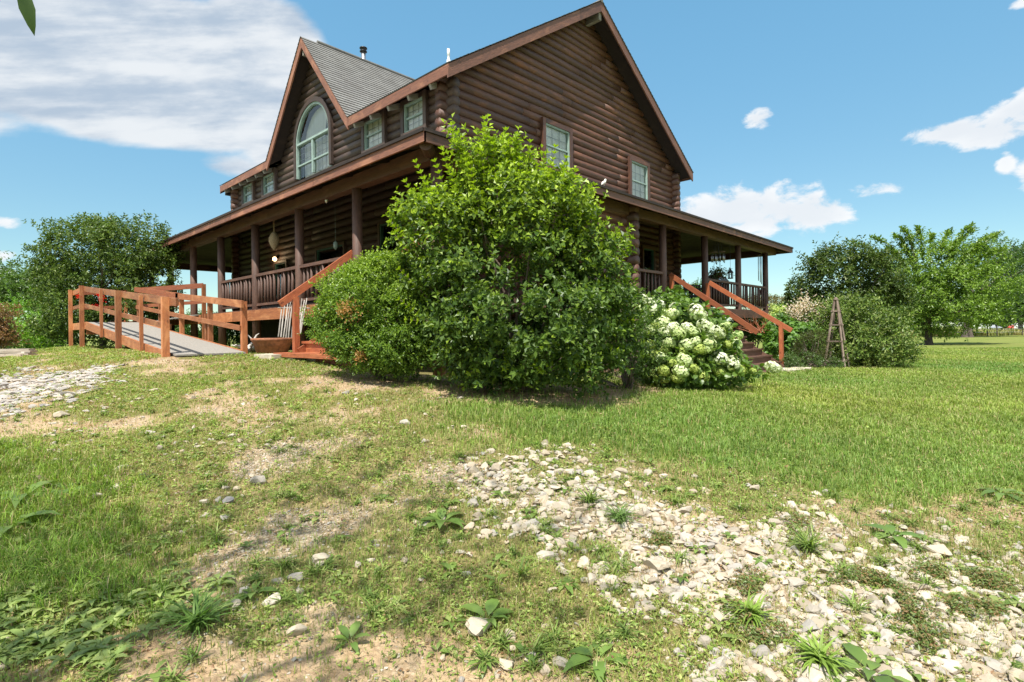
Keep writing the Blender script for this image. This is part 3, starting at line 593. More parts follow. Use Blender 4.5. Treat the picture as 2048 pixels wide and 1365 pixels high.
rafter((.2, .2, ZE - .12), (X1, Y2, pz(3.3) - .16), .1, .18); rafter((LX - .2, .2, ZE - .12), (X3, Y2, pz(3.3) - .16), .1, .18); rafter((.2, LY - .2, ZE - .12), (X1, Y4, pz(3.3) - .16), .1, .18); rafter((LX - .2, LY - .2, ZE - .12), (X3, Y4, pz(3.3) - .16), .1, .18)
for y in [5.5, 8, 10.5, 13]: rafter((LX - .06, y, pz(.06) - .15), (X3 + .2, y, pz(3.2) - .15))
for x in [5, 7.5, 10, 12.5]: rafter((x, LY - .06, pz(.06) - .15), (x, Y4 + .2, pz(3.4) - .15))
def post(x, y, r=.105):
    o = MB().tube([(x, y, G(x, y) - .3 if y < 16 or x < 3 else -1.6), (x, y, 1.0), (x, y, 2.96)], [r * 1.05, r, r * .95], 16).build('porch_post', M['post'], house, True, (x, y, 0)); return o
for y in FY[:-1]: post(PO, y)
post(PO, LY - PO)
for x in SX[3:]: post(x, PO)
for y in (5.4, 10.4, 15.4, LY - PO): post(LX - PO, y)
for x in (5.4, 10.4, 14.6): post(x, LY - PO)
# deck with rim beam
for nm, a, b_, mtl in (('deck', (.50, .50), (X1 + .1, LY - .5), 'stair'), ('deck', (X1 + .101, .50), (LX - .5, Y2 + .1), 'stair'), ('deck', (X3 - .1, Y2 + .101), (LX - .5, LY - .5), 'stair'), ('deck', (X1 + .101, Y4 - .1), (X3 - .101, LY - .5), 'stair')):
    mb = MB(); x0, y0 = a; x1, y1 = b_; w_ = .14; n = int((y1 - y0) / w_) if x1 - x0 < y1 - y0 else int((x1 - x0) / w_)
    for k in range(n):
        if x1 - x0 < y1 - y0: yy0 = y0 + (y1 - y0) * k / n; mb.box((x0, yy0, ZD - .04), (x1, yy0 + w_ - .006, ZD))
        else: xx = x0 + (x1 - x0) * k / n; mb.boxy((xx, y0, ZD - .04), (xx + w_ - .006, y1, ZD))
    mb.build(nm, M[mtl], house)
mb = MB(); board(mb, (.44, .44, ZD - .03), (.44, LY - .44, ZD - .03), .27, .06, (1, 0, 0)); mb.build('rim_beam', M['orangewood'], house)
mb = MB(); board(mb, (.50, .44, ZD - .03), (LX - .44, .44, ZD - .03), .27, .06, (0, 1, 0)); mb.build('rim_beam', M['post'], house)
mb = MB(); mb.box((X1 + .1, Y2 + .1, -1.8), (X3 - .1, Y4 - .1, ZD + .02)); mb.build('foundation', M['found'], house)
# railings between the posts
bal = MB().tube([(0, 0, .10), (0, 0, .45), (0, 0, .86)], [.033, .036, .031], 8).mesh('baluster', smooth=True); bal.materials.append(M['post'])
def railing(a, b_):
    a = Vector((*a, ZD)); b_ = Vector((*b_, ZD)); d = (b_ - a); L = d.length; d.normalize(); up = Vector((0, 0, 1))
    r_ = MB().bar(a + up * .90, b_ + up * .90, .12, .07).build('railing', M['post'], house)
    MB().bar(a + up * .12, b_ + up * .12, .07, .06).build('bottom_rail', M['post'], r_)
    n = max(2, int(round(L / .205))); off = wloc(house)
    for k in range(n):
        p = a + d * (L * (k + .5) / n) - off
        o = link('baluster', bal, None, r_, p); o.rotation_euler = (random.uniform(-.03, .03), random.uniform(-.03, .03), 0)
for i in (1, 2, 3): railing((PO, FY[i] + .1), (PO, FY[i + 1] - .1))
railing((7.2, PO), (SX[3] - .1, PO)); railing((SX[4] + .1, PO), (SX[5] - .1, PO)); railing((SX[5] + .1, PO), (SX[6] - .1, PO))
# stairs
def stairs(ax, lo, hi, edge, n, run, ztop, zbot, rails, mat, railmat, posts, r0, r1):
    """ax: 'x' stairs descend towards -x, 'y' towards -y; lo..hi across; edge = deck edge"""
    rise = (ztop - zbot) / n
    def q(d, t, z): return (edge - d, t, z) if ax == 'x' else (t, edge - d, z)
    def blk(mb, d0, d1, t0, t1, z0, z1):
        A, B = q(d1, t0, z0), q(d0, t1, z1); (mb.boxy if ax == 'x' else mb.box)((A[0], A[1], z0), (B[0], B[1], z1))
    mb = MB()
    for t in (lo + .05, hi - .05):
        mb.bar(q(.04, t, ztop - rise - .20), q(n * run - .16, t, zbot - .02), .045, .20)
    s = mb.build('stairs', M[mat], house)
    for k in range(1, n + 1):
        mb = MB(); z = ztop - rise * k + (.0 if k < n else 0); blk(mb, (k - 1) * run - .02, k * run + .03, lo - .03, hi + .03, z - .045, z); mb.build('tread', M[mat], s)
        mb = MB(); blk(mb, k * run - .03, k * run - .008, lo, hi, z - rise + .002, z - .047); mb.build('riser', M[mat], s)
    for (t, d0, z0, d1, z1) in rails: MB().bar(q(d0, t, z0), q(d1, t, z1), .045, .13).build('handrail', M[railmat], s)
    for (t, d, z0, z1) in posts: MB().boxz((q(d, t, 0)[0] - .05, q(d, t, 0)[1] - .05, z0), (q(d, t, 0)[0] + .05, q(d, t, 0)[1] + .05, z1)).build('newel_post', M[railmat], s)
    return s
stairs('x', .75, 3.05, .44, 5, .25, ZD, -.33, [(3.1, -.10, 1.66, 1.42, .56), (.68, -.10, 1.66, 1.42, .56)], 'redwood', 'redwood', [(3.1, 1.12, -.45, .71), (.68, 1.12, -.6, .71), (3.1, -.08, .69, 1.62)], 0, 0)
mb = MB(); mb.boxy((-1.05, .7, -.40), (-.78, 3.25, -.33)); mb.build('stair_pad', M['redwood'], house)
ys = .44
stairs('y', 9.15, 11.3, ys, 10, .24, ZD, -1.13, [(9.06, -.06, 1.57, 2.34, -.10), (11.4, .06, 1.47, 2.45, -.07)], 'stair', 'redwood', [(11.4, 2.17, -1.18, .10), (9.06, .0, .5, 1.52), (11.4, .02, .5, 1.45)], 0, 0)
# porch wall lamp
c = P(551, 519, 20.0); c.x = X1 - .22; mb = MB(); mb.lathe((c.x, c.y, c.z - .08), [(.02, 0), (.06, .03), (.08, .09), (.055, .15), (.02, .17)], 14); lamp = mb.build('wall_lamp', M['glow'], house, True)
MB().box((c.x + .03, c.y - .05, c.z + .02), (X1 - .08, c.y + .05, c.z + .14)).build('bracket', M['black'], lamp)
pl = bpy.data.lights.new('wall_lamp_light', 'POINT'); pl.energy = 4; pl.color = (1, .7, .4); pl.shadow_soft_size = .06; po = bpy.data.objects.new('wall_lamp_light', pl); COL.objects.link(po); po.location = (c.x - .15, c.y, c.z)
# ------------------------------------------------------------------ wheelchair ramp
ramp = thing('wheelchair_ramp', (-1.8, 8, -.3), 'orange stained timber ramp with grey walking surface and rails, left of the front stairs', 'ramp')
XL, XR = -2.42, -1.2; RY0, RY1, RY2 = 4.15, 12.35, 14.35; RZ0, RZ1 = -.33, .43
def rz(y): return RZ0 + (RZ1 - RZ0) * (y - RY0) / (RY1 - RY0)
mb = MB(); a = [(XL + .02, RY0), (XR + .0, RY0), (XR + .0, RY1), (XL + .02, RY1)]
mb.slab([(x, y, rz(y)) for x, y in a], .03); mb.slab([(XL + .02, RY1, RZ1), (-.9, RY1, RZ1), (-.9, RY2, RZ1), (XL + .02, RY2, RZ1)], .03); mb.slab([(-.9, RY1, RZ1), (.46, RY1, ZD), (.46, RY2, ZD), (-.9, RY2, RZ1)], .03)
mb.build('walking_surface', M['rampmat'], ramp)
for x in (XL - .02, XR + .02): MB().bar((x, RY0 + .25, rz(RY0 + .25) - .09), (x, RY1, rz(RY1) - .09), .045, .20).build('side_beam', M['orangewood'], ramp)
MB().bar((XL - .02, RY1, RZ1 - .1), (XL - .02, RY2, RZ1 - .1), .045, .2).build('side_beam', M['orangewood'], ramp); MB().bar((XL, RY2, RZ1 - .1), (.4, RY2, RZ1 + .05), .045, .2).build('side_beam', M['orangewood'], ramp)
MB().bar((XL, RY1 + .12, RZ1 - .28), (XR, RY1 + .12, RZ1 - .28), .06, .14).build('cross_beam', M['orangewood'], ramp)
def rpost(x, y, zt, w=.09): MB().boxz((x - w / 2, y - w / 2, G(x, y) - .1), (x + w / 2, y + w / 2, zt)).build('post', M['orangewood'], ramp)
xo = XL - .09
for y, w in ((4.35, .11), (8.02, .11), (12.5, .10), (14.35, .09)): rpost(xo, y, rz(y) + 1.02 if y < 13 else 1.46, w)
for y in (6.02, 9.85): MB().boxz((xo - .03, y - .035, rz(y) - .2), (xo + .03, y + .035, rz(y) + .99)).build('post', M['orangewood'], ramp)
for y, w in ((4.42, .10), (6.35, .09), (8.4, .09), (10.3, .07), (12.55, .09)): rpost(XR + .07, y, rz(y) + .98, w)
rpost(XR + .07, 6.62, rz(6.6) + .6, .05)
def rail(a, b_, h=.14, w=.045, mat='orangewood'): MB().bar(a, b_, w, h).build('rail', M[mat], ramp)
rail((xo + .075, 3.9, rz(3.9) + .95), (xo + .075, 12.5, rz(12.5) + .93)); rail((xo + .075, 4.35, rz(4.35) + .48), (xo + .075, 12.5, rz(12.5) + .46), .10)
rail((xo + .075, 12.55, 1.38), (xo + .075, 14.35, 1.36)); rail((xo + .075, 12.55, .92), (xo + .075, 14.35, .90), .10)
rail((XR + .01, 4.3, rz(4.3) + .93), (XR + .01, 8.6, rz(8.6) + .93)); rail((XR + .01, 8.4, rz(8.4) + .94), (XR + .01, 12.7, rz(12.7) + .97), .14, .045, 'redwood')
rail((XR + .01, 4.42, rz(4.4) + .45), (XR + .01, 12.55, rz(12.5) + .45), .10)
rail((XR + .05, 12.66, 1.40), (.37, 11.65, 1.56), .15, .045, 'redwood'); rail((XR + .05, 12.66, .92), (.37, 11.65, 1.05), .10, .045, 'redwood')
rpost(.37, 11.62, 1.60, .10); rpost(XR + .1, 14.35, 1.45, .09); rail((XL, 14.42, 1.38), (.4, 14.42, 1.55), .14, .045, 'redwood'); rail((XL, 14.42, .9), (.4, 14.42, 1.05), .1, .045, 'redwood')
# ------------------------------------------------------------------ plants
def unit(a): return a / (np.linalg.norm(a, axis=-1, keepdims=True) + 1e-9)
def sines(seed, freq):
    r = np.random.default_rng(seed); K = r.normal(size=(7, 3)) * freq; ph = r.uniform(0, 6.28, 7)
    return lambda p: np.sin(p @ K.T + ph).mean(-1) * 1.9
def leaves(pos, dirs, nrm, ln, wd, col, fold=.25, droop=.15, detail=1):
    """leaf blades folded along the midrib; detail 1: 4 verts, 2: 8 verts with a curved outline"""
    d = unit(dirs); s = unit(np.cross(d, nrm)); n = np.cross(s, d); ln = ln[:, None]; wd = wd[:, None]; n_ = len(pos)
    if detail == 1:
        mid = pos + d * ln * .45; V = np.stack([pos, mid + s * wd * .5 + n * wd * fold, pos + d * ln - n * ln * droop, mid - s * wd * .5 + n * wd * fold], 1)
        i = np.arange(n_)[:, None] * 4; T = np.concatenate([i + np.array([0, 1, 2]), i + np.array([0, 2, 3])]); return V.reshape(-1, 3), T, np.repeat(col, 4, 0)
    rows = [(0, .0, 0), (.28, .42, .02), (.58, .5, -.03), (.85, .25, -.10), (1, 0, -.2)]; Vs = [pos]
    for t, w, dz in rows[1:4]:
        c = pos + d * ln * t + n * ln * dz * (droop / .15); Vs += [c + s * wd * w + n * wd * fold * w, c, c - s * wd * w + n * wd * fold * w]
    Vs.append(pos + d * ln + n * ln * -.2 * (droop / .15)); V = np.stack(Vs, 1); i = np.arange(n_)[:, None] * 11
    T = np.concatenate([i + np.array(t) for t in ((0, 1, 2), (0, 2, 3), (1, 4, 5), (1, 5, 2), (2, 5, 6), (2, 6, 3), (4, 7, 8), (4, 8, 5), (5, 8, 9), (5, 9, 6), (7, 10, 8), (8, 10, 9))])
    return V.reshape(-1, 3), T, np.repeat(col, 11, 0)
def cat(parts):
    V, T, C, o = [], [], [], 0
    for v, t, c in parts: V.append(v); T.append(t + o); C.append(c); o += len(v)
    return np.concatenate(V), np.concatenate(T), np.concatenate(C)
def palette(n, cols, rng, jit=.15):
    cols = np.array(cols); k = rng.integers(0, len(cols), n); w = rng.uniform(0, 1, (n, 1)); c = cols[k] * w + cols[rng.integers(0, len(cols), n)] * (1 - w)
    return c * rng.uniform(1 - jit, 1 + jit, (n, 1))
def crown_pts(blobs, n, rng, lump=.18, shell=.7, gap=-.35, gfreq=3.0, seed=0, clump=None, loose=.3):
    if clump:      # twigs gathered into sprays round fewer centres
        sg, per = clump; k = max(4, int(n * (1 - loose) / per)); c, o = crown_pts(blobs, k, rng, lump, .92, gap, gfreq, seed); m_ = int(n * (1 - loose) / len(c)); c2 = np.repeat(c, m_, 0); o2 = np.repeat(o, m_, 0)
        e = rng.normal(size=c2.shape) * sg * np.array([1, 1, .55]) * np.repeat(rng.uniform(.6, 1.3, (len(c), 1)), m_, 0); p1 = c2 + e; out1 = unit(o2 + unit(e + 1e-6) * .7); p3, o3 = crown_pts(blobs, int(n * loose), rng, lump, shell * .5, gap, gfreq, seed + 5)
        return np.concatenate([p1, p3]), np.concatenate([out1, o3])
    """twig roots in and on lumpy ellipsoids: denser near the surface, with holes"""
    C = np.array([b[0] for b in blobs]); Rr = np.array([b[1] for b in blobs]); wgt = (Rr[:, 0] * Rr[:, 1] * Rr[:, 2]) ** .67; k = rng.choice(len(blobs), n * 3, p=wgt / wgt.sum())
    u = unit(rng.normal(size=(n * 3, 3))); f = np.where(rng.uniform(size=n * 3) < shell, 1 - np.abs(rng.normal(size=n * 3)) * .13, rng.uniform(.25, .95, n * 3))
    nz = sines(seed + 1, gfreq); p0 = C[k] + u * Rr[k]; f = f * (1 + lump * nz(p0)); p = C[k] + u * Rr[k] * f[:, None]
    keep = sines(seed + 2, gfreq * 1.7)(p) > gap
    q = np.linalg.norm((p[:, None] - C) / Rr, axis=2); q[np.arange(len(p)), k] = 9; keep &= (q.min(1) > .72) | (rng.uniform(size=len(p)) < .25)
    p, u, k = p[keep][:n], u[keep][:n], k[keep][:n]; return p, unit(u / Rr[k])
def twigs(p, out, rng, tl, m, ll, lw, cols, tip=None, tipz=None, up=.5, spread=.9, detail=1, fold=.25, droop=.15, jit=.35, flat=.4):
    """m leaves along every twig plus a terminal pair; returns leaf mesh arrays and twig end points"""
    n = len(p); d = unit(out + np.array([0, 0, up]) + rng.normal(size=(n, 3)) * jit); L = tl * rng.uniform(.6, 1.25, n); parts = []
    tz = np.zeros(n) if tipz is None else np.clip((p[:, 2] - tipz[0]) / (tipz[1] - tipz[0]), 0, 1)
    side = unit(np.cross(d, rng.normal(size=(n, 3)))); sd2 = np.cross(d, side)
    for k in range(m):
        t = (k + .6) / m; a = k * 2.4; s = side * math.cos(a) + sd2 * math.sin(a)
        pos = p + d * (L * t)[:, None]; dr = unit(d * (.35 + .5 * t) + s * spread + rng.normal(size=(n, 3)) * .25)
        nr = unit(np.array([0, 0, 1.]) * flat + out * .5 + rng.normal(size=(n, 3)) * .45 + d * .3)
        c = palette(n, cols, rng)
        if tip is not None:
            w = np.clip(tz * 1.1 + (t - .75) * .9 + rng.normal(size=n) * .15, 0, 1)[:, None] * (.35 + .65 * t); c = c * (1 - w) + np.array(tip) * rng.uniform(.8, 1.15, (n, 1)) * w
        z = rng.uniform(.7, 1.2, n) * (1 - .25 * t); parts.append(leaves(pos, dr, nr, ll * z, lw * z, c, fold, droop, detail))
    return cat(parts), p + d * L[:, None]
def stems(mb, root, targets, r0, depth_pts=4, sag=.0, wig=.08, r1=.004):
    for tgt in targets:
        a = Vector(root); b = Vector(tgt); n = depth_pts + 1; pts = []; L = (b - a).length
        for i in range(n + 1):
            t = i / n; q = a.lerp(b, t); q += Vector((random.uniform(-1, 1), random.uniform(-1, 1), random.uniform(-.5, .5))) * (wig * L * (0 if i in (0, n) else .5)); q.z += sag * math.sin(math.pi * t) * L; pts.append(q)
        mb.tube(pts, [r0 + (r1 - r0) * (i / n) ** .7 for i in range(n + 1)], 6, cap=False)
def BL(px, py, F, rx, ry, depth=None):
    """ellipsoid seen at a photo position: radii given in photo pixels at distance F"""
    c = P(px, py, F); k = F / FPX; r = (rx * k, ry * k); d = depth if depth else r[0]
    return (np.array(c), np.array([(r[0] + d) / 2, (r[0] + d) / 2, r[1]]))
def plant(name, blobs, label, cat_, cols, n, tl, m, ll, lw, seed=1, mat='leaf', root=None, trunk_r=.03, group=None, tip=None, tipz=None, nst=16, base_h=None, extra=None, part='foliage', stem='stem', barkm='twig', trunk=None, crown=None, **kw):
    rng = np.random.default_rng(seed); ckw = dict(lump=.18, shell=.7, gap=-.35, gfreq=3.0); ckw.update(crown or {})
    C = np.mean([b[0] for b in blobs], 0)
    if root is None: root = (C[0], C[1])
    rt = Vector((root[0], root[1], G(*root))); t_ = thing(name, rt, label, cat_, group)
    p, out = crown_pts(blobs, n, rng, seed=seed, **ckw); gg = gz(p[:, 0], p[:, 1]); ok = p[:, 2] > gg + .03; p, out = p[ok], out[ok]
    (V, T, Cc), ends = twigs(p, out, rng, tl, m, ll, lw, cols, tip, tipz, **kw); parts = [(V, T, Cc)]
    if extra: parts += extra(rng)
    V, T, Cc = cat(parts); V[:, 2] = np.maximum(V[:, 2], gz(V[:, 0], V[:, 1]) + .004)
    link(part, npmesh(part, V, T, Cc, off=tuple(rt)), M[mat], t_)
    mb = MB(); base = rt + Vector((0, 0, -.1))
    if trunk:
        th, tr = trunk; top = rt + Vector((random.uniform(-.1, .1) * th * .3, random.uniform(-.1, .1) * th * .3, th))
        mb.tube([base, rt.lerp(top, .15), rt.lerp(top, .5), top], [tr * 1.35, tr * 1.05, tr * .9, tr * .75], 12, wob=.06); base = top
    idx = rng.choice(len(p), min(nst, len(p)), replace=False); stems(mb, base, [tuple(p[i]) for i in idx], trunk_r, 5, .06)
    mb.build(stem, M[barkm], t_); return t_, p, out
def shoots(ends, root, tl, m, ll, lw, cols, tip, rng, mbs=None, detail=1, **kw):
    """long leafy shoots from inside the crown out to given tips"""
    parts = []
    for e in ends:
        e = np.array(e, float); d = unit(e - root + np.array([0, 0, .9 if e[2] > .3 else .1])); n = 9
        for k in range(n):
            q = e - d * tl * (1 - k / (n - 1)); z = 1.1 - .35 * k / n
            ps = np.repeat(q[None], m, 0); a = rng.uniform(0, 6.28) + np.arange(m) * 2 * np.pi / m; s = unit(np.cross(d, [0.3, .2, .1])); s2 = np.cross(d, s)
            dr = s * np.cos(a)[:, None] + s2 * np.sin(a)[:, None] + d * (.3 + .12 * k); w = .25 + .75 * k / n
            c = palette(m, cols, rng) * (1 - w) + np.array(tip) * rng.uniform(.85, 1.15, (m, 1)) * w
            parts.append(leaves(ps, dr, np.repeat(unit(d[None] + rng.normal(size=(1, 3)) * .3), m, 0), np.full(m, ll * z), np.full(m, lw * z), c, .2, .2, detail))
        if mbs is not None: mbs.tube([tuple(e - d * tl * 1.6), tuple(e - d * tl * .5), tuple(e)], [.008, .006, .003], 5, cap=False)
    return parts
GREEN = [(.090, .155, .020), (.12, .20, .026), (.065, .12, .018), (.16, .235, .04)]
LIME = (.42, .56, .035)  # young-growth lime, raised to carry sunlight on the shrub top in the leaf colour
BIGC = [(.065, .125, .020), (.095, .17, .026), (.045, .09, .018), (.125, .20, .035)]
# the big shrub at the porch corner
bb = [BL(1000, 575, 7.3, 178, 150, 1.0), BL(1035, 440, 7.2, 108, 95, .75), BL(880, 475, 7.3, 84, 95, .6), BL(965, 360, 7.2, 52, 66, .45), BL(1105, 385, 7.1, 48, 44, .35), BL(1060, 655, 7.1, 178, 105, 1.0), BL(1175, 550, 7.4, 62, 95, .55), BL(1160, 455, 7.3, 46, 46, .4), BL(1215, 655, 7.6, 66, 80, .45), BL(1110, 725, 6.9, 120, 40, .6), BL(960, 715, 7.2, 64, 55, .5), BL(980, 335, 7.1, 34, 38, .3), BL(830, 440, 7.3, 38, 50, .25), BL(1050, 350, 7.0, 34, 30, .25), BL(822, 520, 7.4, 36, 48, .3)]
mbt = MB(); rngb = np.random.default_rng(5); rootb = np.array(P(1030, 640, 7.4))
tipsb = [tuple(P(x, y, f)) for x, y, f in ((903, 252, 7.1), (968, 240, 7.1), (1012, 262, 7.0), (832, 326, 7.2), (790, 400, 7.2), (783, 445, 7.2), (884, 300, 7.1), (1060, 286, 7.0), (1110, 296, 7.0), (1132, 318, 7.0), (1188, 372, 7.1), (1200, 408, 7.1), (1238, 452, 7.5), (1262, 478, 7.5), (1210, 468, 7.2), (925, 290, 7.0), (985, 290, 6.9), (850, 360, 7.0), (1040, 320, 6.8), (1085, 330, 6.8), (870, 380, 6.9), (940, 330, 6.8), (1150, 345, 7.0), (1255, 505, 7.5), (812, 365, 7.2), (870, 325, 7.1), (915, 270, 7.1), (1035, 275, 7.0), (1090, 310, 6.9), (1170, 395, 7.0), (1225, 540, 7.3), (1240, 600, 7.3), (790, 470, 7.2), (840, 400, 7.0), (900, 340, 6.9), (960, 290, 6.9), (1010, 310, 6.8), (1130, 350, 6.8), (1235, 470, 7.5), (1215, 440, 7.4), (1260, 455, 7.6), (800, 540, 7.3), (1150, 380, 6.9), (1180, 440, 7.0), (1255, 560, 7.4), (1262, 640, 7.4), (800, 600, 7.2), (815, 640, 7.1), (900, 700, 6.7), (940, 745, 6.6), (1010, 735, 6.5), (1080, 740, 6.4), (1170, 735, 6.6), (1230, 700, 7.0), (1020, 290, 6.9), (930, 310, 6.9), (860, 400, 6.9), (1100, 330, 6.8))]
big, _, _ = plant('flowering_shrub', bb, 'largest shrub, tall lime tipped leafy mound hiding the porch corner', 'shrub', BIGC, 7600, .13, 5, .090, .056, seed=3, tip=LIME, tipz=(.5, 2.4), nst=30, root=tuple(P(1040, 700, 7.4)[:2]), crown=dict(gap=-.32, gfreq=3.4, lump=.3, clump=(.125, 24), loose=.2), extra=lambda r: shoots(tipsb, rootb, .62, 5, .085, .048, GREEN, LIME, r, mbt), up=.55, flat=.6)
mbt.build('shoots', M['twig'], big)
# boxwood
BOX = [(.105, .195, .022), (.145, .25, .03), (.065, .13, .018), (.21, .32, .042)]
bx = [BL(755, 612, 7.9, 88, 80, .75), BL(708, 585, 7.9, 46, 48, .45), BL(800, 570, 7.9, 60, 60, .55), BL(712, 655, 7.8, 70, 62, .65), BL(800, 685, 7.7, 85, 62, .7), BL(845, 640, 7.8, 38, 74, .5), BL(755, 540, 7.9, 40, 28, .35), BL(745, 705, 7.6, 68, 40, .55), BL(668, 628, 7.8, 24, 42, .3)]
def brown(r):
    pp = []
    for x, y, s in ((700, 622, .14), (690, 618, .1), (720, 712, .08), (1, 1, 0)):
        if s == 0: continue
        q = np.array(P(x, y, 7.15)) + r.normal(size=(160, 3)) * s * .5; pp.append(leaves(q, r.normal(size=(160, 3)), r.normal(size=(160, 3)), np.full(160, .035), np.full(160, .018), palette(160, [(.42, .22, .07), (.5, .3, .12)], r)))
    return pp
plant('boxwood_bush', bx, 'dense rounded small leaved bush with a brown patch, beside the front steps', 'bush', BOX, 13500, .10, 5, .046, .027, seed=8, tip=(.30, .42, .04), tipz=(-.2, 1.3), nst=14, extra=brown, crown=dict(gap=-.9, gfreq=6, lump=.1, shell=.85, clump=(.075, 24), loose=.45), up=.6, jit=.5)
# small-leaved sprawling shrub with bare grey twigs, right of the large shrub
sb = [BL(1250, 640, 8.6, 45, 70, .5), BL(1235, 720, 8.2, 70, 50, .6), BL(1275, 690, 8.4, 40, 60, .4)]
def bare(label, root, n, spread, ln, seed, mat='greywood', name='bare_shrub', up=.6, r=.006):
    rd = random.Random(seed); rt_ = Vector(root); t_ = thing(name, rt_, label, 'shrub'); mb = MB()
    for k in range(n):
        a = rd.uniform(0, 6.28); d = Vector((math.cos(a) * spread, math.sin(a) * spread, up * rd.uniform(.2, 1.2))).normalized(); L = ln * rd.uniform(.5, 1.1); p = rt_ + Vector((rd.uniform(-.2, .2), rd.uniform(-.2, .2), .02)); pts = [p]
        for i in range(5):
            d = (d + Vector((rd.uniform(-.3, .3), rd.uniform(-.3, .3), rd.uniform(-.25, .15)))).normalized(); p = p + d * L / 5; pts.append(p)
            if i > 0 and rd.random() < .75:
                e = (d + Vector((rd.uniform(-.8, .8), rd.uniform(-.8, .8), rd.uniform(-.4, .5)))).normalized(); mb.tube([p, p + e * L * .15, p + e * L * .28 + Vector((0, 0, .02))], [r * .5, r * .4, r * .25], 4, cap=False)
        mb.tube(pts, [r, r * .9, r * .8, r * .6, r * .5, r * .3], 5, cap=False)
    mb.build('branches', M[mat], t_); return t_
bare('tangle of bare grey twigs between the large shrub and the white hydrangea', onground(1262, 765), 46, 1.0, .95, 4, 'twig', up=.75)
plant('trailing_shrub', sb, 'loose small leaved shrub under the right edge of the largest shrub', 'shrub', [(.06, .12, .02), (.09, .16, .03), (.05, .09, .02)], 1100, .14, 4, .05, .024, seed=12, nst=20, crown=dict(gap=-.2))
# hydrangea with white and lime flower heads
HG = [(.11, .19, .028), (.14, .23, .036), (.08, .15, .022)]
hb = [BL(1370, 690, 9.2, 80, 75, .8), BL(1330, 640, 9.6, 45, 45, .5), BL(1425, 735, 9.0, 54, 28, .5), BL(1350, 740, 8.8, 60, 30, .6), BL(1310, 700, 9.0, 30, 60, .4), BL(1400, 682, 9.5, 32, 22, .4), BL(1495, 743, 9.2, 24, 7, .2)]
hyd, hp, ho = plant('white_hydrangea', hb, 'hydrangea loaded with round white and lime flower heads, left of the side steps', 'hydrangea', HG, 900, .16, 4, .14, .09, seed=21, mat='leaf', nst=30, crown=dict(gap=-.6, shell=.85, lump=.1), detail=2, up=.3, flat=.9, droop=.2)
def head_mesh(name, seed, cA, cB):
    r = np.random.default_rng(seed); n = 150; u = unit(r.normal(size=(n, 3))); u = u[u[:, 2] > -.75]; n = len(u); p = u * (.062 + .008 * np.sin(u[:, :1] * 7) + r.uniform(-.004, .006, (n, 1))) * np.array([1, 1, .85]); parts = []
    t1 = unit(np.cross(u, r.normal(size=(n, 3)))); t2 = np.cross(u, t1)
    for k in range(4):
        a = k * np.pi / 2; dr = t1 * math.cos(a) + t2 * math.sin(a) + u * .25; c = np.array(cA) * (u[:, 2:] * .5 + .5) + np.array(cB) * (.5 - u[:, 2:] * .5); c = c * r.uniform(.85, 1.1, (n, 1))
        parts.append(leaves(p, dr, u, np.full(n, .017), np.full(n, .016), c, .1, .1))
    V, T, C = cat(parts); return npmesh(name, V, T, C)
hm = [head_mesh('flower_head', 1, (.80, .80, .70), (.42, .52, .18)), head_mesh('flower_head', 2, (.72, .78, .50), (.36, .48, .10)), head_mesh('flower_head', 3, (.50, .58, .17), (.30, .38, .07))]
HP = [(1287, 598, 0), (1300, 608, 0), (1312, 622, 0), (1318, 612, 0), (1330, 632, 1), (1345, 628, 1), (1325, 645, 1), (1350, 615, 0), (1392, 622, 0), (1398, 634, 0), (1375, 655, 0), (1345, 655, 0), (1330, 668, 0), (1358, 668, 1), (1405, 648, 0), (1415, 655, 0), (1428, 662, 0), (1437, 668, 0), (1422, 672, 1), (1450, 655, 1), (1470, 690, 1), (1475, 672, 1), (1300, 660, 1),
      (1340, 688, 1), (1330, 700, 2), (1322, 718, 1), (1310, 712, 2), (1365, 700, 2), (1373, 690, 1), (1390, 685, 1), (1412, 700, 1), (1440, 716, 0), (1462, 722, 0), (1465, 728, 0), (1368, 722, 1), (1378, 716, 2), (1345, 728, 2), (1327, 742, 2), (1362, 742, 1), (1388, 738, 2), (1400, 722, 2), (1425, 738, 2), (1440, 745, 2), (1418, 690, 1), (1385, 665, 1), (1300, 690, 2), (1541, 733, 0), (1548, 738, 0), (1505, 745, 2), (1480, 742, 2), (1355, 755, 2), (1330, 760, 2), (1405, 752, 2), (1300, 640, 1), (1310, 655, 2), (1285, 620, 1), (1455, 690, 2), (1400, 700, 2)]
rd = random.Random(3); hoff = wloc(hyd)
def front_hit(x, y, blobs, F0):
    best = F0
    for c, r in blobs:
        for F in np.arange(F0 - 2.2, F0 + 1, .03):
            if (((np.array(P(x, y, F)) - c) / r) ** 2).sum() < 1: best = min(best, F); break
    return best
for x, y, k in HP:
    F = front_hit(x, y, hb, 9.6) - .02 - .1 * rd.random(); o = link('flower_head', hm[k], M['petal'], hyd, P(x, y, F) - hoff); o.rotation_euler = (rd.uniform(-.6, .6), rd.uniform(-.6, .6), rd.uniform(0, 6)); s = rd.uniform(1.15, 1.7) * (1.1 if k < 2 else .9); o.scale = (s, s, s * rd.uniform(.85, 1.1))
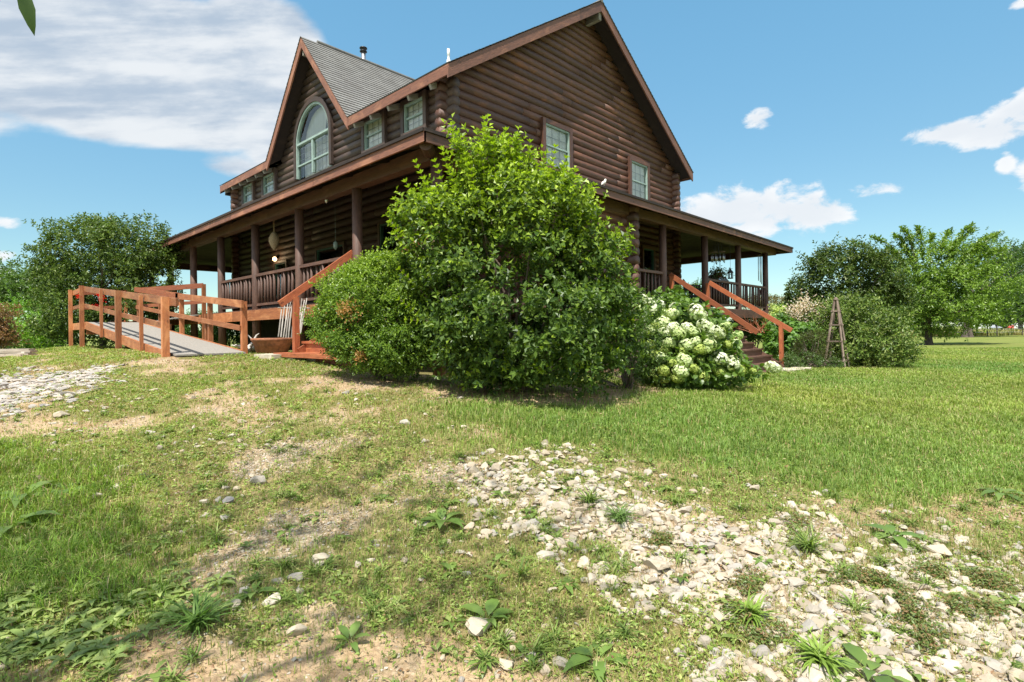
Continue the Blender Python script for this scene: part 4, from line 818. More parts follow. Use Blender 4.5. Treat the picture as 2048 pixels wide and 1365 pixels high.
# dwarf conifer
t_ = thing('dwarf_conifer', RF(4.0, 12.6).tolist() + [G(*RF(4.0, 12.6))], 'small bright green cone shaped evergreen beside the side steps', 'conifer'); rng = np.random.default_rng(31); n = 5200
base = t_.location; top = P(1355, 576, 12.6); H = top.z - base.z; h = rng.uniform(.12, 1, n) ** .8; a = rng.uniform(0, 6.28, n); rad = (1 - h) * .80 * (1 + .15 * np.sin(a * 5 + h * 20)) + .03; rad *= rng.uniform(.75, 1.03, n)
p = np.stack([top.x + np.cos(a) * rad, top.y + np.sin(a) * rad, base.z + H * h], 1); d = np.stack([np.cos(a), np.sin(a), np.full(n, .9)], 1)
(V, T, C), _ = twigs(p, unit(d), rng, .07, 3, .05, .014, [(.12, .20, .03), (.16, .26, .035), (.09, .15, .025)], up=.3); link('foliage', npmesh('foliage', V, T, C, off=tuple(base)), M['leaf'], t_)
MB().tube([base - Vector((0, 0, .05)), base + Vector((0, 0, H * .8))], [.04, .01], 8).build('stem', M['bark'], t_)
# shrubs on the right
MAG = [(.055, .10, .016), (.08, .13, .02), (.04, .075, .016), (.13, .17, .035)]
plant('magnolia_shrub', [BL(1700, 650, 17.2, 60, 48, 1.2), BL(1760, 670, 17, 42, 48, 1.0), BL(1715, 695, 16.8, 70, 38, 1.2), BL(1682, 655, 17.3, 24, 30, .6), BL(1775, 705, 16.8, 30, 26, .6)], 'glossy rounded shrub beside the wooden obelisk on the lawn edge', 'shrub', [(.11, .18, .03), (.16, .24, .045), (.06, .11, .02), (.24, .29, .08)], 2300, .22, 5, .14, .062, seed=41, mat='leafgloss', root=tuple(P(1715, 720, 17.3)[:2]), crown=dict(gap=-.5, clump=(.16, 12)), up=.4)
plant('magnolia_tree', [BL(1680, 560, 24, 60, 50, 1.3), BL(1745, 570, 24, 40, 60, 1.1), BL(1660, 530, 24, 40, 28, .8), BL(1720, 530, 24, 40, 34, .8), BL(1700, 610, 24, 80, 40, 1.4), BL(1780, 600, 24, 25, 50, .7)], 'dark glossy leaved magnolia tree rising behind the obelisk and flowering shrubs', 'tree', MAG, 3200, .32, 5, .19, .085, seed=43, mat='leafgloss', root=tuple(P(1705, 640, 24)[:2]), trunk=(.9, .10), trunk_r=.06, barkm='bark', crown=dict(gap=-.3, gfreq=2.2, lump=.26, clump=(.28, 16)), part='crown', stem='trunk')
plant('magnolia_tree', [BL(1598, 590, 24.5, 16, 26, .5), BL(1617, 600, 24.5, 18, 18, .5), BL(1590, 615, 24.5, 22, 20, .5)], 'smallest magnolia, a narrow dark sapling between the porch and the taller magnolia', 'tree', MAG, 520, .25, 5, .17, .08, seed=44, mat='leafgloss', trunk=(.5, .05), trunk_r=.03, barkm='bark', part='crown', stem='trunk')
plant('panicle_hydrangea', [BL(1610, 640, 18.5, 38, 32, .8), BL(1640, 635, 18.5, 30, 30, .7), BL(1590, 665, 18.2, 30, 30, .6), BL(1650, 665, 18.2, 28, 30, .6)], 'shrub with pinkish white flower sprays between the side steps and the obelisk', 'hydrangea', [(.08, .15, .03), (.12, .19, .04), (.16, .16, .06)], 1000, .2, 4, .12, .055, seed=46, crown=dict(gap=-.5),
      extra=lambda r: [leaves(q, r.normal(size=(90, 3)) + [0, 0, .5], r.normal(size=(90, 3)), np.full(90, .06), np.full(90, .05), palette(90, [(.72, .60, .52), (.80, .74, .68), (.62, .45, .36)], r)) for q in [np.array(P(x + r.uniform(-6, 6), y + r.uniform(-5, 5), 17.8)) + r.normal(size=(90, 3)) * .12 for x, y in ((1600, 612), (1612, 606), (1625, 610), (1590, 632), (1580, 638), (1602, 628), (1577, 625), (1640, 618), (1650, 612), (1618, 622), (1636, 640), (1630, 665), (1598, 645), (1607, 600), (1670, 650), (1645, 628))]])
plant('hosta_clump', [BL(1570, 690, 17, 26, 24, .6), BL(1598, 680, 17.2, 28, 28, .7), BL(1560, 660, 17.6, 24, 18, .5)], 'clump of broad bright green leaves right of the side steps', 'plant', [(.10, .20, .03), (.14, .27, .04), (.07, .15, .025)], 480, .18, 4, .19, .11, seed=48, crown=dict(gap=-.7), detail=2, droop=.35)
plant('lime_hydrangea', [BL(1553, 640, 19.5, 18, 16, .5), BL(1562, 628, 19.5, 15, 12, .4)], 'lime flowered shrub just beyond the lower end of the side step rail', 'hydrangea', [(.10, .19, .03), (.14, .25, .04)], 300, .16, 4, .12, .07, seed=49, extra=lambda r: [leaves(q, r.normal(size=(80, 3)), r.normal(size=(80, 3)), np.full(80, .06), np.full(80, .05), palette(80, [(.55, .66, .20), (.66, .74, .34)], r)) for q in [np.array(P(x, y, 19)) + r.normal(size=(80, 3)) * .08 for x, y in ((1548, 617), (1556, 622), (1566, 618), (1574, 628), (1546, 630))]])
plant('juniper_bush', [BL(1632, 690, 16.2, 28, 26, .6), BL(1615, 700, 16.2, 22, 18, .5)], 'wispy olive brown bush left of the obelisk legs', 'bush', [(.09, .11, .03), (.14, .13, .05), (.06, .08, .02)], 1300, .2, 5, .05, .012, seed=51, up=1.0)
plant('low_groundcover', [BL(1600, 722, 15.9, 40, 14, .5), BL(1650, 728, 15.9, 34, 12, .5), BL(1570, 722, 15.9, 18, 12, .3)], 'low green ground plants at the foot of the flowering shrubs, right of the steps', 'plant', [(.07, .13, .03), (.11, .17, .05)], 900, .08, 4, .06, .03, seed=52)
plant('golden_hedge', [BL(1560, 612, 33, 34, 16, 2.2), BL(1600, 616, 33, 34, 14, 2.2), BL(1525, 612, 33, 30, 16, 2)], 'long olive gold hedge in the distance beyond the right end of the porch', 'hedge', [(.16, .14, .05), (.22, .18, .07), (.10, .10, .03)], 1600, .25, 4, .14, .06, seed=53)
# trees on the right
def spray_tree(name, trunk_px, F, blobs, label, cols, n, seed, tips, th, tr, ll=.24, lw=.13, tipc=None, **kw):
    q = onground(*trunk_px); mbs = MB(); rr_ = np.array(P(trunk_px[0], trunk_px[1] - 60, F))
    def ex(r):
        out = []
        for (x, y) in tips:          # long arching leafy branches at the outline
            e = np.array(P(x, y, F + r.uniform(-1, 1))); s0 = rr_ + (e - rr_) * np.array([.45, .45, .62]); k = 34; t = np.linspace(0, 1, k)[:, None]; c_ = s0 * (1 - t) + e * t; c_[:, 2] += .5 * np.sin(t[:, 0] * np.pi); mbs.tube([tuple(c_[i]) for i in (0, 11, 22, 33)], [.03, .02, .012, .005], 5, cap=False)
            pos = np.repeat(c_, 7, 0) + r.normal(size=(k * 7, 3)) * .09; d = unit(e - s0); dr = d + r.normal(size=(k * 7, 3)) * .7; out.append(leaves(pos, dr, r.normal(size=(k * 7, 3)) * .4 + [0, 0, 1], np.full(k * 7, ll), np.full(k * 7, lw), palette(k * 7, cols, r)))
        return out
    t_, _, _ = plant(name, blobs, label, 'tree', cols, n, .45, 6, ll, lw, seed=seed, root=(q.x, q.y), trunk=(th, tr), trunk_r=tr * .45, nst=30, barkm='bark', extra=ex, part='crown', stem='trunk', tip=tipc, tipz=(-2, 7) if tipc else None, **kw)
    mbs.build('branches', M['bark'], t_); return t_
ZK = [(.165, .27, .034), (.23, .34, .05), (.105, .185, .026)]
tq = onground(1857, 690); FT = w2rf(tq.x, tq.y)[1]
spray_tree('elm_tree', (1857, 690), FT, [BL(1860, 590, FT, 80, 45, 3), BL(1835, 620, FT, 55, 30, 2), BL(1905, 620, FT, 65, 28, 2.2), BL(1870, 540, FT, 55, 50, 2.2), BL(1820, 540, FT, 32, 60, 1.2), BL(1900, 530, FT, 50, 40, 2), BL(1940, 570, FT, 55, 40, 2), BL(1960, 620, FT, 35, 25, 1.4), BL(1880, 650, FT, 60, 14, 2), BL(1960, 520, FT, 35, 30, 1.2)],
           'bright green spreading lawn tree with long arching branches, nearest on the right', ZK, 4300, 61, [(1700, 487), (1745, 476), (1790, 472), (1805, 458), (1835, 456), (1865, 470), (1900, 462), (1945, 450), (1950, 460), (1998, 468), (1990, 472), (2010, 500), (2005, 545), (2000, 590), (1990, 620), (1775, 500), (1800, 490), (1920, 480), (1975, 485)], 1.9, .26, crown=dict(gap=.08, gfreq=1.5, lump=.38, clump=(.45, 14), loose=.15), flat=1.4)
spray_tree('maple_tree', (1935, 675), 68, [BL(1960, 560, 68, 60, 70, 5), BL(1925, 600, 68, 50, 45, 4), BL(2000, 610, 68, 50, 40, 4), BL(1985, 520, 68, 35, 40, 3)], 'darker rounded tree standing behind the bright lawn tree, beside the wire fence', [(.075, .14, .025), (.10, .18, .03), (.055, .11, .02)], 3200, 62, [(1990, 500), (2010, 520)], 2.4, .5, .26, .17, crown=dict(gap=-.4, gfreq=.9, clump=(.7, 14)))
for (x, y, w, h, F, s, lab) in ((2040, 560, 36, 68, 84, 63, 'tall tree cut by the right edge of the view, by the far field'), (2110, 590, 60, 60, 84, 64, 'broad tree just beyond the right edge of the far field'), (2010, 625, 40, 22, 110, 65, 'low dark tree above the far house with a red roof'), (1830, 625, 50, 26, 120, 66, 'low distant tree seen behind the trunk of the bright lawn tree')):
    q = RF(ray(x, y)[0] * F, F); plant('field_tree', [BL(x, y, F, w, h, w * F / FPX), BL(x - w * .4, y + h * .4, F, w * .6, h * .5), BL(x + w * .4, y + h * .3, F, w * .6, h * .5)], lab, 'tree', [(.075, .135, .04), (.10, .17, .045), (.06, .11, .04)], 1500, .8, 5, .5, .34, seed=s, trunk=(3, .3), trunk_r=.15, barkm='bark', group='trees by the far field', part='crown', stem='trunk', crown=dict(gfreq=.6, clump=(.9, 12)))
# trees on the left
LM = [(.06, .11, .02), (.10, .16, .026), (.04, .075, .016), (.18, .24, .05)]
plant('magnolia_tree', [BL(210, 520, 18.8, 95, 75, 1.6), BL(270, 500, 18.3, 60, 60, 1.2), BL(160, 500, 19, 60, 50, 1.2), BL(150, 580, 19.2, 60, 66, 1.3), BL(220, 620, 18.8, 110, 65, 1.6), BL(300, 560, 18.0, 44, 70, 1.0), BL(205, 475, 18.8, 50, 26, .9), BL(120, 545, 19.2, 38, 36, .9), BL(140, 645, 19, 50, 40, 1.0), BL(310, 480, 18.2, 26, 34, .5), BL(160, 660, 18.6, 70, 34, 1.1)],
      'tall dark leaved magnolia tree behind the ramp at the left end of the porch', 'tree', LM, 6800, .20, 5, .135, .066, seed=71, mat='leafgloss', root=tuple(P(205, 650, 19)[:2]), trunk=(.6, .12), trunk_r=.06, nst=30, barkm='bark', tip=(.12, .19, .03), tipz=(1, 5), crown=dict(gap=-.3, gfreq=2.0, lump=.2, clump=(.2, 16), loose=.4), part='crown', stem='trunk', up=.7)
for (x, y, w, h, F, s, cl, lab, nm) in ((20, 580, 70, 36, 60, 72, GREEN, 'rounded distant tree at the left edge, behind the magnolia', 'broadleaf_tree'), (90, 575, 40, 28, 62, 73, GREEN, 'distant tree just left of the magnolia crown', 'broadleaf_tree'), (-90, 560, 80, 60, 60, 74, GREEN, 'distant tree beyond the left edge of the yard', 'broadleaf_tree')):
    plant(nm, [BL(x, y, F, w, h), BL(x + w * .3, y + h * .6, F, w * .8, h * .6), BL(x - w * .4, y + h * .5, F, w * .6, h * .6)], lab, 'tree', [(.10, .18, .03), (.14, .23, .04), (.07, .13, .028)], 1700, .6, 5, .34, .22, seed=s, trunk=(2.5, .25), trunk_r=.12, barkm='bark', group='distant trees on the left', part='crown', stem='trunk', crown=dict(gfreq=.8, clump=(.6, 12)))
for (x, y, w, h, F, s, cl, lab) in ((60, 640, 50, 40, 30, 75, [(.13, .27, .03), (.18, .34, .04)], 'bright green bush left of the magnolia, low on the slope'), (100, 665, 40, 26, 27, 76, [(.18, .34, .03), (.25, .42, .05)], 'brightest low bush in front of the magnolia foliage'), (30, 675, 60, 24, 28, 77, [(.13, .25, .04), (.17, .31, .05)], 'low green bush behind the stacked boards'), (-8, 655, 18, 36, 24, 78, [(.26, .13, .06), (.34, .18, .09), (.18, .12, .05)], 'reddish brown leaved bush at the left edge'), (-60, 660, 50, 40, 26, 79, [(.07, .16, .03)], 'green bush beyond the left edge')):
    plant('bush', [BL(x, y, F, w, h), BL(x + w * .4, y + h * .3, F, w * .6, h * .6)], lab, 'bush', cl, 1100, .25, 5, .12, .07, seed=s, crown=dict(clump=(.28, 10), lump=.35, gap=-.4))
# greenery seen under the deck and behind it
for (x, y, w, h, F, s, lab) in ((450, 660, 40, 22, 26, 81, 'green shrub seen under the deck between the ramp posts'), (400, 655, 40, 26, 27, 82, 'green shrub seen through the ramp rails under the deck'), (330, 660, 40, 24, 27, 83, 'shrub in the shade under the far end of the porch'), (1500, 655, 34, 22, 23.5, 85, 'dark green shrub behind the side steps under the deck'), (1388, 605, 22, 38, 32, 84, 'light green tree seen through the porch beyond the grill chairs')):
    plant('shrub', [BL(x, y, F, w, h), BL(x + w * .5, y + 4, F, w * .6, h * .8)], lab, 'shrub', [(.08, .17, .03), (.11, .22, .04), (.06, .13, .03)], 700, .3, 5, .14, .08, seed=s)
# ------------------------------------------------------------------ ground cover
def wedge(rho0, f0, f1, rng, fk=3., pw=1.5, lim=1.28):
    fs = np.linspace(f0, f1, 4000); rho = rho0 * np.minimum(1, (fk / fs)) ** pw; dens = 2 * lim * fs * rho; c = np.cumsum(dens) * (fs[1] - fs[0]); n = int(c[-1])
    f = np.interp(rng.uniform(0, c[-1], n), c, fs); r = f * rng.uniform(-lim, lim, n); p = CAM + np.outer(r, RT) + np.outer(f, FW); return p[:, 0], p[:, 1], f
def free(x, y):
    ok = ~((x > -.1) & (x < 19) & (y > .1) & (y < 21)); ok &= ~((x > XL - .1) & (x < XR + .1) & (y > 4.05) & (y < 12.5)); ok &= ~((x > -.9) & (x < .5) & (y > .5) & (y < 3.2)); ok &= ~((x > 9) & (x < 11.5) & (y > -2.1) & (y < .5)); return ok
def grass(name, rho0, f0, f1, seed, key, hgt, wid, cols, label=None, lean=.5, pw=1.5, wpw=.75, dead=None, fmax=None):
    rng = np.random.default_rng(seed); x, y, f = wedge(rho0, f0, f1, rng, pw=pw); m_ = masks(x, y); dn = key(m_, x, y); ok = (rng.uniform(size=len(x)) < dn) & free(x, y)
    ok &= rng.uniform(size=len(x)) < .12 + .88 * bedf(x, y)
    x, y, f = x[ok], y[ok], f[ok]; lw_ = m_['lawn'][ok]; lg = m_['long'][ok]; n = len(x); z = gz(x, y); h = hgt * rng.uniform(.45, 1.25, n) * (.5 + .6 * fbm(x * 2, y * 2, 41) + .7 * (fbm(x * 7, y * 7, 43) - .3)) * (1 + .5 * lg); w = wid * np.maximum(1, f / 3.2) ** wpw * rng.uniform(.7, 1.3, n)
    a = rng.uniform(0, 6.28, n); ln_ = lean * rng.uniform(.2, 1.3, n); dx, dy = np.cos(a), np.sin(a); sx, sy = -dy, dx
    b_ = np.stack([x, y, z - .004], 1); s = np.stack([sx, sy, np.zeros(n)], 1) * w[:, None] * .5; D = np.stack([dx, dy, np.zeros(n)], 1); up = np.array([0, 0, 1.])
    m1 = b_ + D * (h * ln_ * .3)[:, None] + up * (h * .6)[:, None]; t1 = b_ + D * (h * ln_)[:, None] + up * (h * (1.02 - .32 * ln_))[:, None]
    V = np.stack([b_ - s, b_ + s, m1 + s * .75, m1 - s * .75, t1], 1).reshape(-1, 3); i = np.arange(n)[:, None] * 5
    pn = fbm(x * .9, y * .9, 51)[:, None]; p2 = fbm(x * .25, y * .25, 53)[:, None]; p3 = fbm(x * 4, y * 4, 57)[:, None]; c = palette(n, cols, rng, .28) * (.62 + .5 * pn + .45 * (p3 - .35)) * (1 + (p2 - .5) * np.array([.9, .35, .4]))
    dd = rng.uniform(size=n) < (dead if dead is not None else .12) * (1 - .75 * lw_) * (1 + 1.2 * (pn[:, 0] - .5)); c[dd] = palette(int(dd.sum()), [(.42, .34, .17), (.52, .44, .24), (.30, .20, .10)], rng)
    C = np.repeat(c, 5, 0); C[4::5] *= 1.15; o = link(name, npmesh(name, V, i + np.array([2, 4, 3]), C, i + np.array([0, 1, 2, 3])), M['grass']); tag(o, label, 'grass', kind='stuff'); return o
LG = [(.20, .295, .045), (.26, .355, .065), (.145, .225, .035), (.36, .42, .14)]
grass('lawn_grass', 8500, 3.2, 34, 101, lambda m, x, y: m['lawn'], .075, .0046, LG, 'short even green lawn grass to the right of the gravel and round the shrubs', dead=.3, lean=.8)
grass('wild_grass', 9000, 1.5, 18, 102, lambda m, x, y: (m['grass'] * .85 + .10) * (1 - m['lawn']) * (1 - .75 * m['sl']), .05, .0036, [(.25, .34, .06), (.33, .41, .09), (.17, .25, .045), (.42, .44, .17)], 'patchy wild grass growing through the gravel and dirt in the foreground', lean=.8, dead=.28)
grass('long_grass', 5500, 1.5, 8, 103, lambda m, x, y: m['long'] * .8, .085, .0045, [(.18, .30, .035), (.24, .37, .05), (.12, .22, .03)], 'longer dark green grass at the lower left', lean=.9, dead=.08)
def small_leaves(name, rho0, f0, f1, seed, key, sz, cols, label, catg='weeds'):
    rng = np.random.default_rng(seed); x, y, f = wedge(rho0, f0, f1, rng); m_ = masks(x, y); ok = (rng.uniform(size=len(x)) < key(m_, x, y)) & free(x, y); x, y, f = x[ok], y[ok], f[ok]; n = len(x)
    k = 5; x = np.repeat(x, k) + rng.normal(size=n * k) * .018; y = np.repeat(y, k) + rng.normal(size=n * k) * .018; f = np.repeat(f, k); n *= k; z = gz(x, y) + rng.uniform(.004, .035, n)
    L = sz * rng.uniform(.5, 1.4, n) * np.maximum(1, f / 3.5) ** .7; d = rng.normal(size=(n, 3)) * [1, 1, .3]; nr = np.array([0, 0, 1.]) + rng.normal(size=(n, 3)) * .35
    c = palette(n, cols, rng, .2); V, T, C = leaves(np.stack([x, y, z], 1), d, nr, L, L * rng.uniform(.35, .65, n), c, .15, .15); tag(link(name, npmesh(name, V, T, C), M['grass']), label, catg, kind='stuff')
small_leaves('low_weeds', 900, 1.5, 15, 111, lambda m, x, y: np.clip(m['grass'] * .95 + .06, 0, 1) * (1 - m['lawn'] * .8) * np.clip((fbm(x * 1.1, y * 1.1, 77) - .38) * 6, .15, 1), .022, [(.23, .33, .06), (.30, .40, .09), (.16, .24, .05), (.40, .44, .15)], 'low small leaved weeds and clover matted between grass and stones')
small_leaves('dead_litter', 260, 1.5, 12, 112, lambda m, x, y: .55 * (1 - m['lawn'] * .7) * np.clip((fbm(x * 1.6, y * 1.6, 91) - .35) * 5, .1, 1), .02, [(.40, .28, .14), (.28, .16, .09), (.5, .4, .22)], 'dry brown leaf and straw litter on the bare ground', 'litter')
# clover flowers in the lawn edge
def ico(sub):
    g = (1 + 5 ** .5) / 2; v = np.array([(-1, g, 0), (1, g, 0), (-1, -g, 0), (1, -g, 0), (0, -1, g), (0, 1, g), (0, -1, -g), (0, 1, -g), (g, 0, -1), (g, 0, 1), (-g, 0, -1), (-g, 0, 1)], float)
    f = [(0, 11, 5), (0, 5, 1), (0, 1, 7), (0, 7, 10), (0, 10, 11), (1, 5, 9), (5, 11, 4), (11, 10, 2), (10, 7, 6), (7, 1, 8), (3, 9, 4), (3, 4, 2), (3, 2, 6), (3, 6, 8), (3, 8, 9), (4, 9, 5), (2, 4, 11), (6, 2, 10), (8, 6, 7), (9, 8, 1)]
    v = list(unit(v))
    for _ in range(sub):
        mp = {}; nf = []
        def mid(a, b):
            k = (min(a, b), max(a, b))
            if k not in mp: mp[k] = len(v); v.append(unit(v[a] + v[b]))
            return mp[k]
        for a, b, c in f: ab, bc, ca = mid(a, b), mid(b, c), mid(c, a); nf += [(a, ab, ca), (b, bc, ab), (c, ca, bc), (ab, bc, ca)]
        f = nf
    return np.array(v), np.array(f)
def rocks_t(sub, nv, seed):
    r = np.random.default_rng(seed); v, f = ico(sub); out = []
    for _ in range(nv):
        q = v * r.uniform(.85, 1.1, (len(v), 1))
        for _ in range(11): n = unit(r.normal(size=3)); h = r.uniform(.36, .72); d = q @ n - h; q = q - np.maximum(d, 0)[:, None] * n
        out.append(q)
    return np.array(out), f
STC = [(.42, .365, .28), (.48, .42, .34), (.32, .265, .19), (.44, .36, .26), (.33, .305, .27)]
def stones(name, rho0, f0, f1, seed, key, s0, s1, sub, label, flat=.6, sink=.3, cols=STC, fk=3., pw=1.2, spw=.3):
    rng = np.random.default_rng(seed); x, y, f = wedge(rho0, f0, f1, rng, fk=fk, pw=pw); m_ = masks(x, y); ok = (rng.uniform(size=len(x)) < key(m_, x, y)) & free(x, y)
    for c, r_ in BEDS: ok &= (np.hypot(x - c[0], y - c[1]) > r_)
    x, y, f = x[ok], y[ok], f[ok]; n = len(x); tp, tf = rocks_t(sub, 14, seed); k = rng.integers(0, 14, n)
    s = (s0 + (s1 - s0) * rng.beta(1.1, 3.1, n)) * .5 * np.maximum(1, f / fk) ** spw; a = rng.uniform(0, 6.28, n); q = tp[k] * np.stack([s * rng.uniform(.85, 1.3, n), s * rng.uniform(.7, 1.0, n), s * flat * rng.uniform(.7, 1.2, n)], 1)[:, None]
    tl = rng.normal(size=n) * .3; ct, st_ = np.cos(tl)[:, None], np.sin(tl)[:, None]; q = np.stack([q[..., 0], q[..., 1] * ct - q[..., 2] * st_, q[..., 1] * st_ + q[..., 2] * ct], 2)
    ca, sa = np.cos(a)[:, None], np.sin(a)[:, None]; X = q[..., 0] * ca - q[..., 1] * sa + x[:, None]; Y = q[..., 0] * sa + q[..., 1] * ca + y[:, None]; Z = q[..., 2] + (gz(x, y) + s * flat * (1 - 2 * sink) * .8)[:, None]
    V = np.stack([X, Y, Z], 2).reshape(-1, 3); nv = tp.shape[1]; T = (tf[None] + (np.arange(n) * nv)[:, None, None]).reshape(-1, 3); C = np.repeat(palette(n, cols, rng, .15), nv, 0)
    tag(link(name, npmesh(name, V, T, C), M['stone']), label, 'gravel', kind='stuff')
stones('limestone_rubble', 820, 1.5, 7.5, 121, lambda m, x, y: np.maximum(m['st'] ** 1.6 * (.55 + .45 * np.clip((fbm(x * 2.1, y * 2.1, 63) - .32) * 6, 0, 1)), .05 * (1 - m['lawn']) * (fbm(x * 1.5, y * 1.5, 65) > .52)), 
       .035, .15, 1, 'coarse pale limestone rubble spread across the lower right foreground')
stones('gravel', 2500, 1.5, 12, 122, lambda m, x, y: np.clip(m['fine'] * .75 + m['st'] * .5 + .05 * (1 - m['lawn']), 0, 1), 
       .010, .050, 0, 'fine pale gravel scattered over the dirt of the old drive', pw=1.4)
stones('river_stones', 260, 4.5, 12, 123, lambda m, x, y: m['sl'] * 1.0, .10, .22, 1, 'flat pale stones laid in a band at the left edge of the yard', flat=.35, fk=8, cols=[(.36, .33, .30), (.42, .36, .30), (.27, .25, .24), (.44, .41, .37)])
# single rocks
for i, (x, y, s, lab) in enumerate(((965, 1262, .085, 'white rounded rock on bare dirt below a broadleaf weed, bottom centre'), (470, 1215, .05, 'small white rock on the dirt left of centre near the bottom'), (597, 1268, .055, 'pale angular rock beside a grass tuft, lower left of centre'), (645, 1122, .07, 'grey white rock at the dark edge of the weeds, left of centre'), (1870, 1108, .10, 'flat pale slab of rock on the rubble at the right'), (1010, 1335, .05, 'small pale rock at the bottom edge, centre'), (455, 1008, .06, 'dark grey stone half sunk in the gravel'), (120, 835, .11, 'flat pale stone on the bare patch at the left'), (80, 965, .06, 'brown stone among big leaves at the left edge'), (1310, 1140, .085, 'largest pale boulder at the left edge of the rubble'))):
    q = onground(x, y); tp, tf = rocks_t(2, 1, 200 + i); V = tp[0] * [s, s * .8, s * (.7 if i not in (4, 7) else .5)]; a = i * 1.3; V = np.stack([V[:, 0] * math.cos(a) - V[:, 1] * math.sin(a), V[:, 0] * math.sin(a) + V[:, 1] * math.cos(a), V[:, 2] + s * .3], 1)
    cc = [(.42, .36, .27), (.17, .165, .16), (.22, .16, .11)][1 if i == 6 else 2 if i == 8 else 0]; o = link('rock', npmesh('rock', V, tf, np.repeat(np.array([cc]), len(V), 0)), M['stone'], None, q); tag(o, lab, 'rock', 'single rocks in the foreground')
# broadleaf weeds, each a plant of its own
WC = [(.10, .19, .03), (.14, .24, .04), (.08, .15, .03), (.17, .26, .06)]
def rosette_arr(q, L, nl, rng, upr=.35, cols=WC, ratio=.45, stalks=0):
    a = np.arange(nl) * 2.4 + rng.uniform(0, 6); e = upr * rng.uniform(.3, 1.6, nl); d = np.stack([np.cos(a), np.sin(a), e], 1); s = rng.uniform(.6, 1.1, nl) * L
    pos = unit(d) * (s * .18)[:, None] + np.array([0, 0, .01]); pts = [leaves(pos, d, np.array([0, 0, 1.]) + d * -.3, s, s * ratio * rng.uniform(.8, 1.2, nl), palette(nl, cols, rng, .15), .18, .35, 2)]
    for k in range(stalks):
        h = L * rng.uniform(1.2, 2.2); b_ = np.array([rng.normal() * .01, rng.normal() * .01, 0]); n = 26; t = np.linspace(.25, 1, n)[:, None]; le = np.array([rng.normal() * .2, rng.normal() * .2, 1]) * h
        pts.append(leaves(b_ + le * t, rng.normal(size=(n, 3)) + [0, 0, .8], rng.normal(size=(n, 3)), np.full(n, .022), np.full(n, .009), palette(n, [(.16, .2, .06), (.22, .2, .08)], rng), .1, .1))
    V, T, C = cat(pts); return V + np.array(q), T, C
def rosette(x, y, L, nl, label, group, upr=.35, cols=WC, seed=0, ratio=.45, name='broadleaf_weed', stalks=0):
    q = onground(x, y); V, T, C = rosette_arr((0, 0, 0), L, nl, np.random.default_rng(seed + int(x * 7 + y)), upr, cols, ratio, stalks); tag(link(name, npmesh(name, V, T, C, smooth=True), M['leaf'], None, q), label, 'weed', group)
gw = 'broadleaf weeds in the foreground'
for x, y, L, n, lab in ((885, 1050, .16, 9, 'upright grey green broadleaf weed on the dirt just left of the rubble'), (975, 1245, .12, 8, 'broadleaf weed with curled leaves growing right behind the white rock'), (1195, 1325, .15, 7, 'large pale green dock weed with ragged leaves at the bottom, right of centre'), (1740, 1352, .16, 6, 'big lobed leaf weed cut by the bottom edge on the right'), (1785, 1078, .17, 9, 'spreading broad leaved weed on the rubble at the right'), (2002, 992, .16, 8, 'broad leaved weed at the lawn edge near the right border'),
                        (45, 1000, .24, 8, 'largest leaved weed at the left edge, above the long grass'), (130, 985, .18, 7, 'broad leaved weed right of the largest one at the left edge'), (20, 1060, .2, 7, 'shaded broad leaved weed at the left border beside the long grass'), (700, 1290, .10, 6, 'weed with one upright paddle leaf near the bottom, left of centre'), (1050, 1318, .07, 5, 'small two leaved weed at the bottom centre'), (970, 1330, .07, 6, 'small weed cluster beside the bottom centre rock'), (505, 1195, .11, 7, 'flat broadleaf weed on the gravel just above the spiky grass tuft')):
    rosette(x, y, L, n, lab, gw, .5 if y > 1000 else .35, [(.15, .24, .05), (.20, .29, .07), (.11, .18, .04)], stalks=2 if x in (885, 45) else 0)
rng = np.random.default_rng(401)
def scatter_arr(name, items, label, mat='leaf', catg='weeds'): V, T, C = cat(items); tag(link(name, npmesh(name, V, T, C, smooth=True), M[mat]), label, catg, kind='stuff')
def pick(n, f0, f1, key, seed):
    r_ = np.random.default_rng(seed); x, y, f = wedge(n, f0, f1, r_, pw=1.2); m_ = masks(x, y); ok = (r_.uniform(size=len(x)) < key(m_, x, y)) & free(x, y); return np.stack([x[ok], y[ok], gz(x[ok], y[ok])], 1)
WC2 = [(.16, .25, .05), (.21, .30, .07), (.12, .19, .04), (.28, .33, .10)]
scatter_arr('small_broadleaf_weeds', [rosette_arr(q, rng.uniform(.035, .085), rng.integers(4, 8), rng, .45, WC2) for q in pick(16, 1.7, 9, lambda m, x, y: (1 - m['lawn']) * (.35 + .5 * (fbm(x, y, 71) > .5)) * (1 - .8 * m['sl']), 402)], 'small broadleaf weed rosettes dotted over the dirt, gravel and rough grass')
mat_ = [onground(rng.uniform(-60, 250), rng.uniform(1175, 1330)) for _ in range(110)] + [onground(rng.uniform(240, 440), rng.uniform(1150, 1245)) for _ in range(26)] + [onground(rng.uniform(-60, 150), rng.uniform(930, 1080)) for _ in range(24)]
scatter_arr('leafy_weed_mat', [rosette_arr(q, rng.uniform(.045, .085), 8, rng, .55, [(.28, .36, .10), (.35, .42, .13), (.20, .28, .07)], .42) for q in mat_], 'dense mat of pale grey green leafy weeds at the bottom left')
def tuft_arr(q, h, n, rng, cols=WC, w=.006, lean=.8):
    a = rng.uniform(0, 6.28, n); ln_ = rng.uniform(.1, 1.2, n) * lean; hh = h * rng.uniform(.5, 1.1, n); d = np.stack([np.cos(a) * ln_, np.sin(a) * ln_, np.ones(n)], 1); b_ = rng.normal(size=(n, 3)) * [.015, .015, 0] + np.array(q)
    return leaves(b_, d, -d * [1, 1, -.5] + rng.normal(size=(n, 3)) * .2, hh, np.full(n, w * 1.6), palette(n, cols, rng, .2), .1, .6, 2)
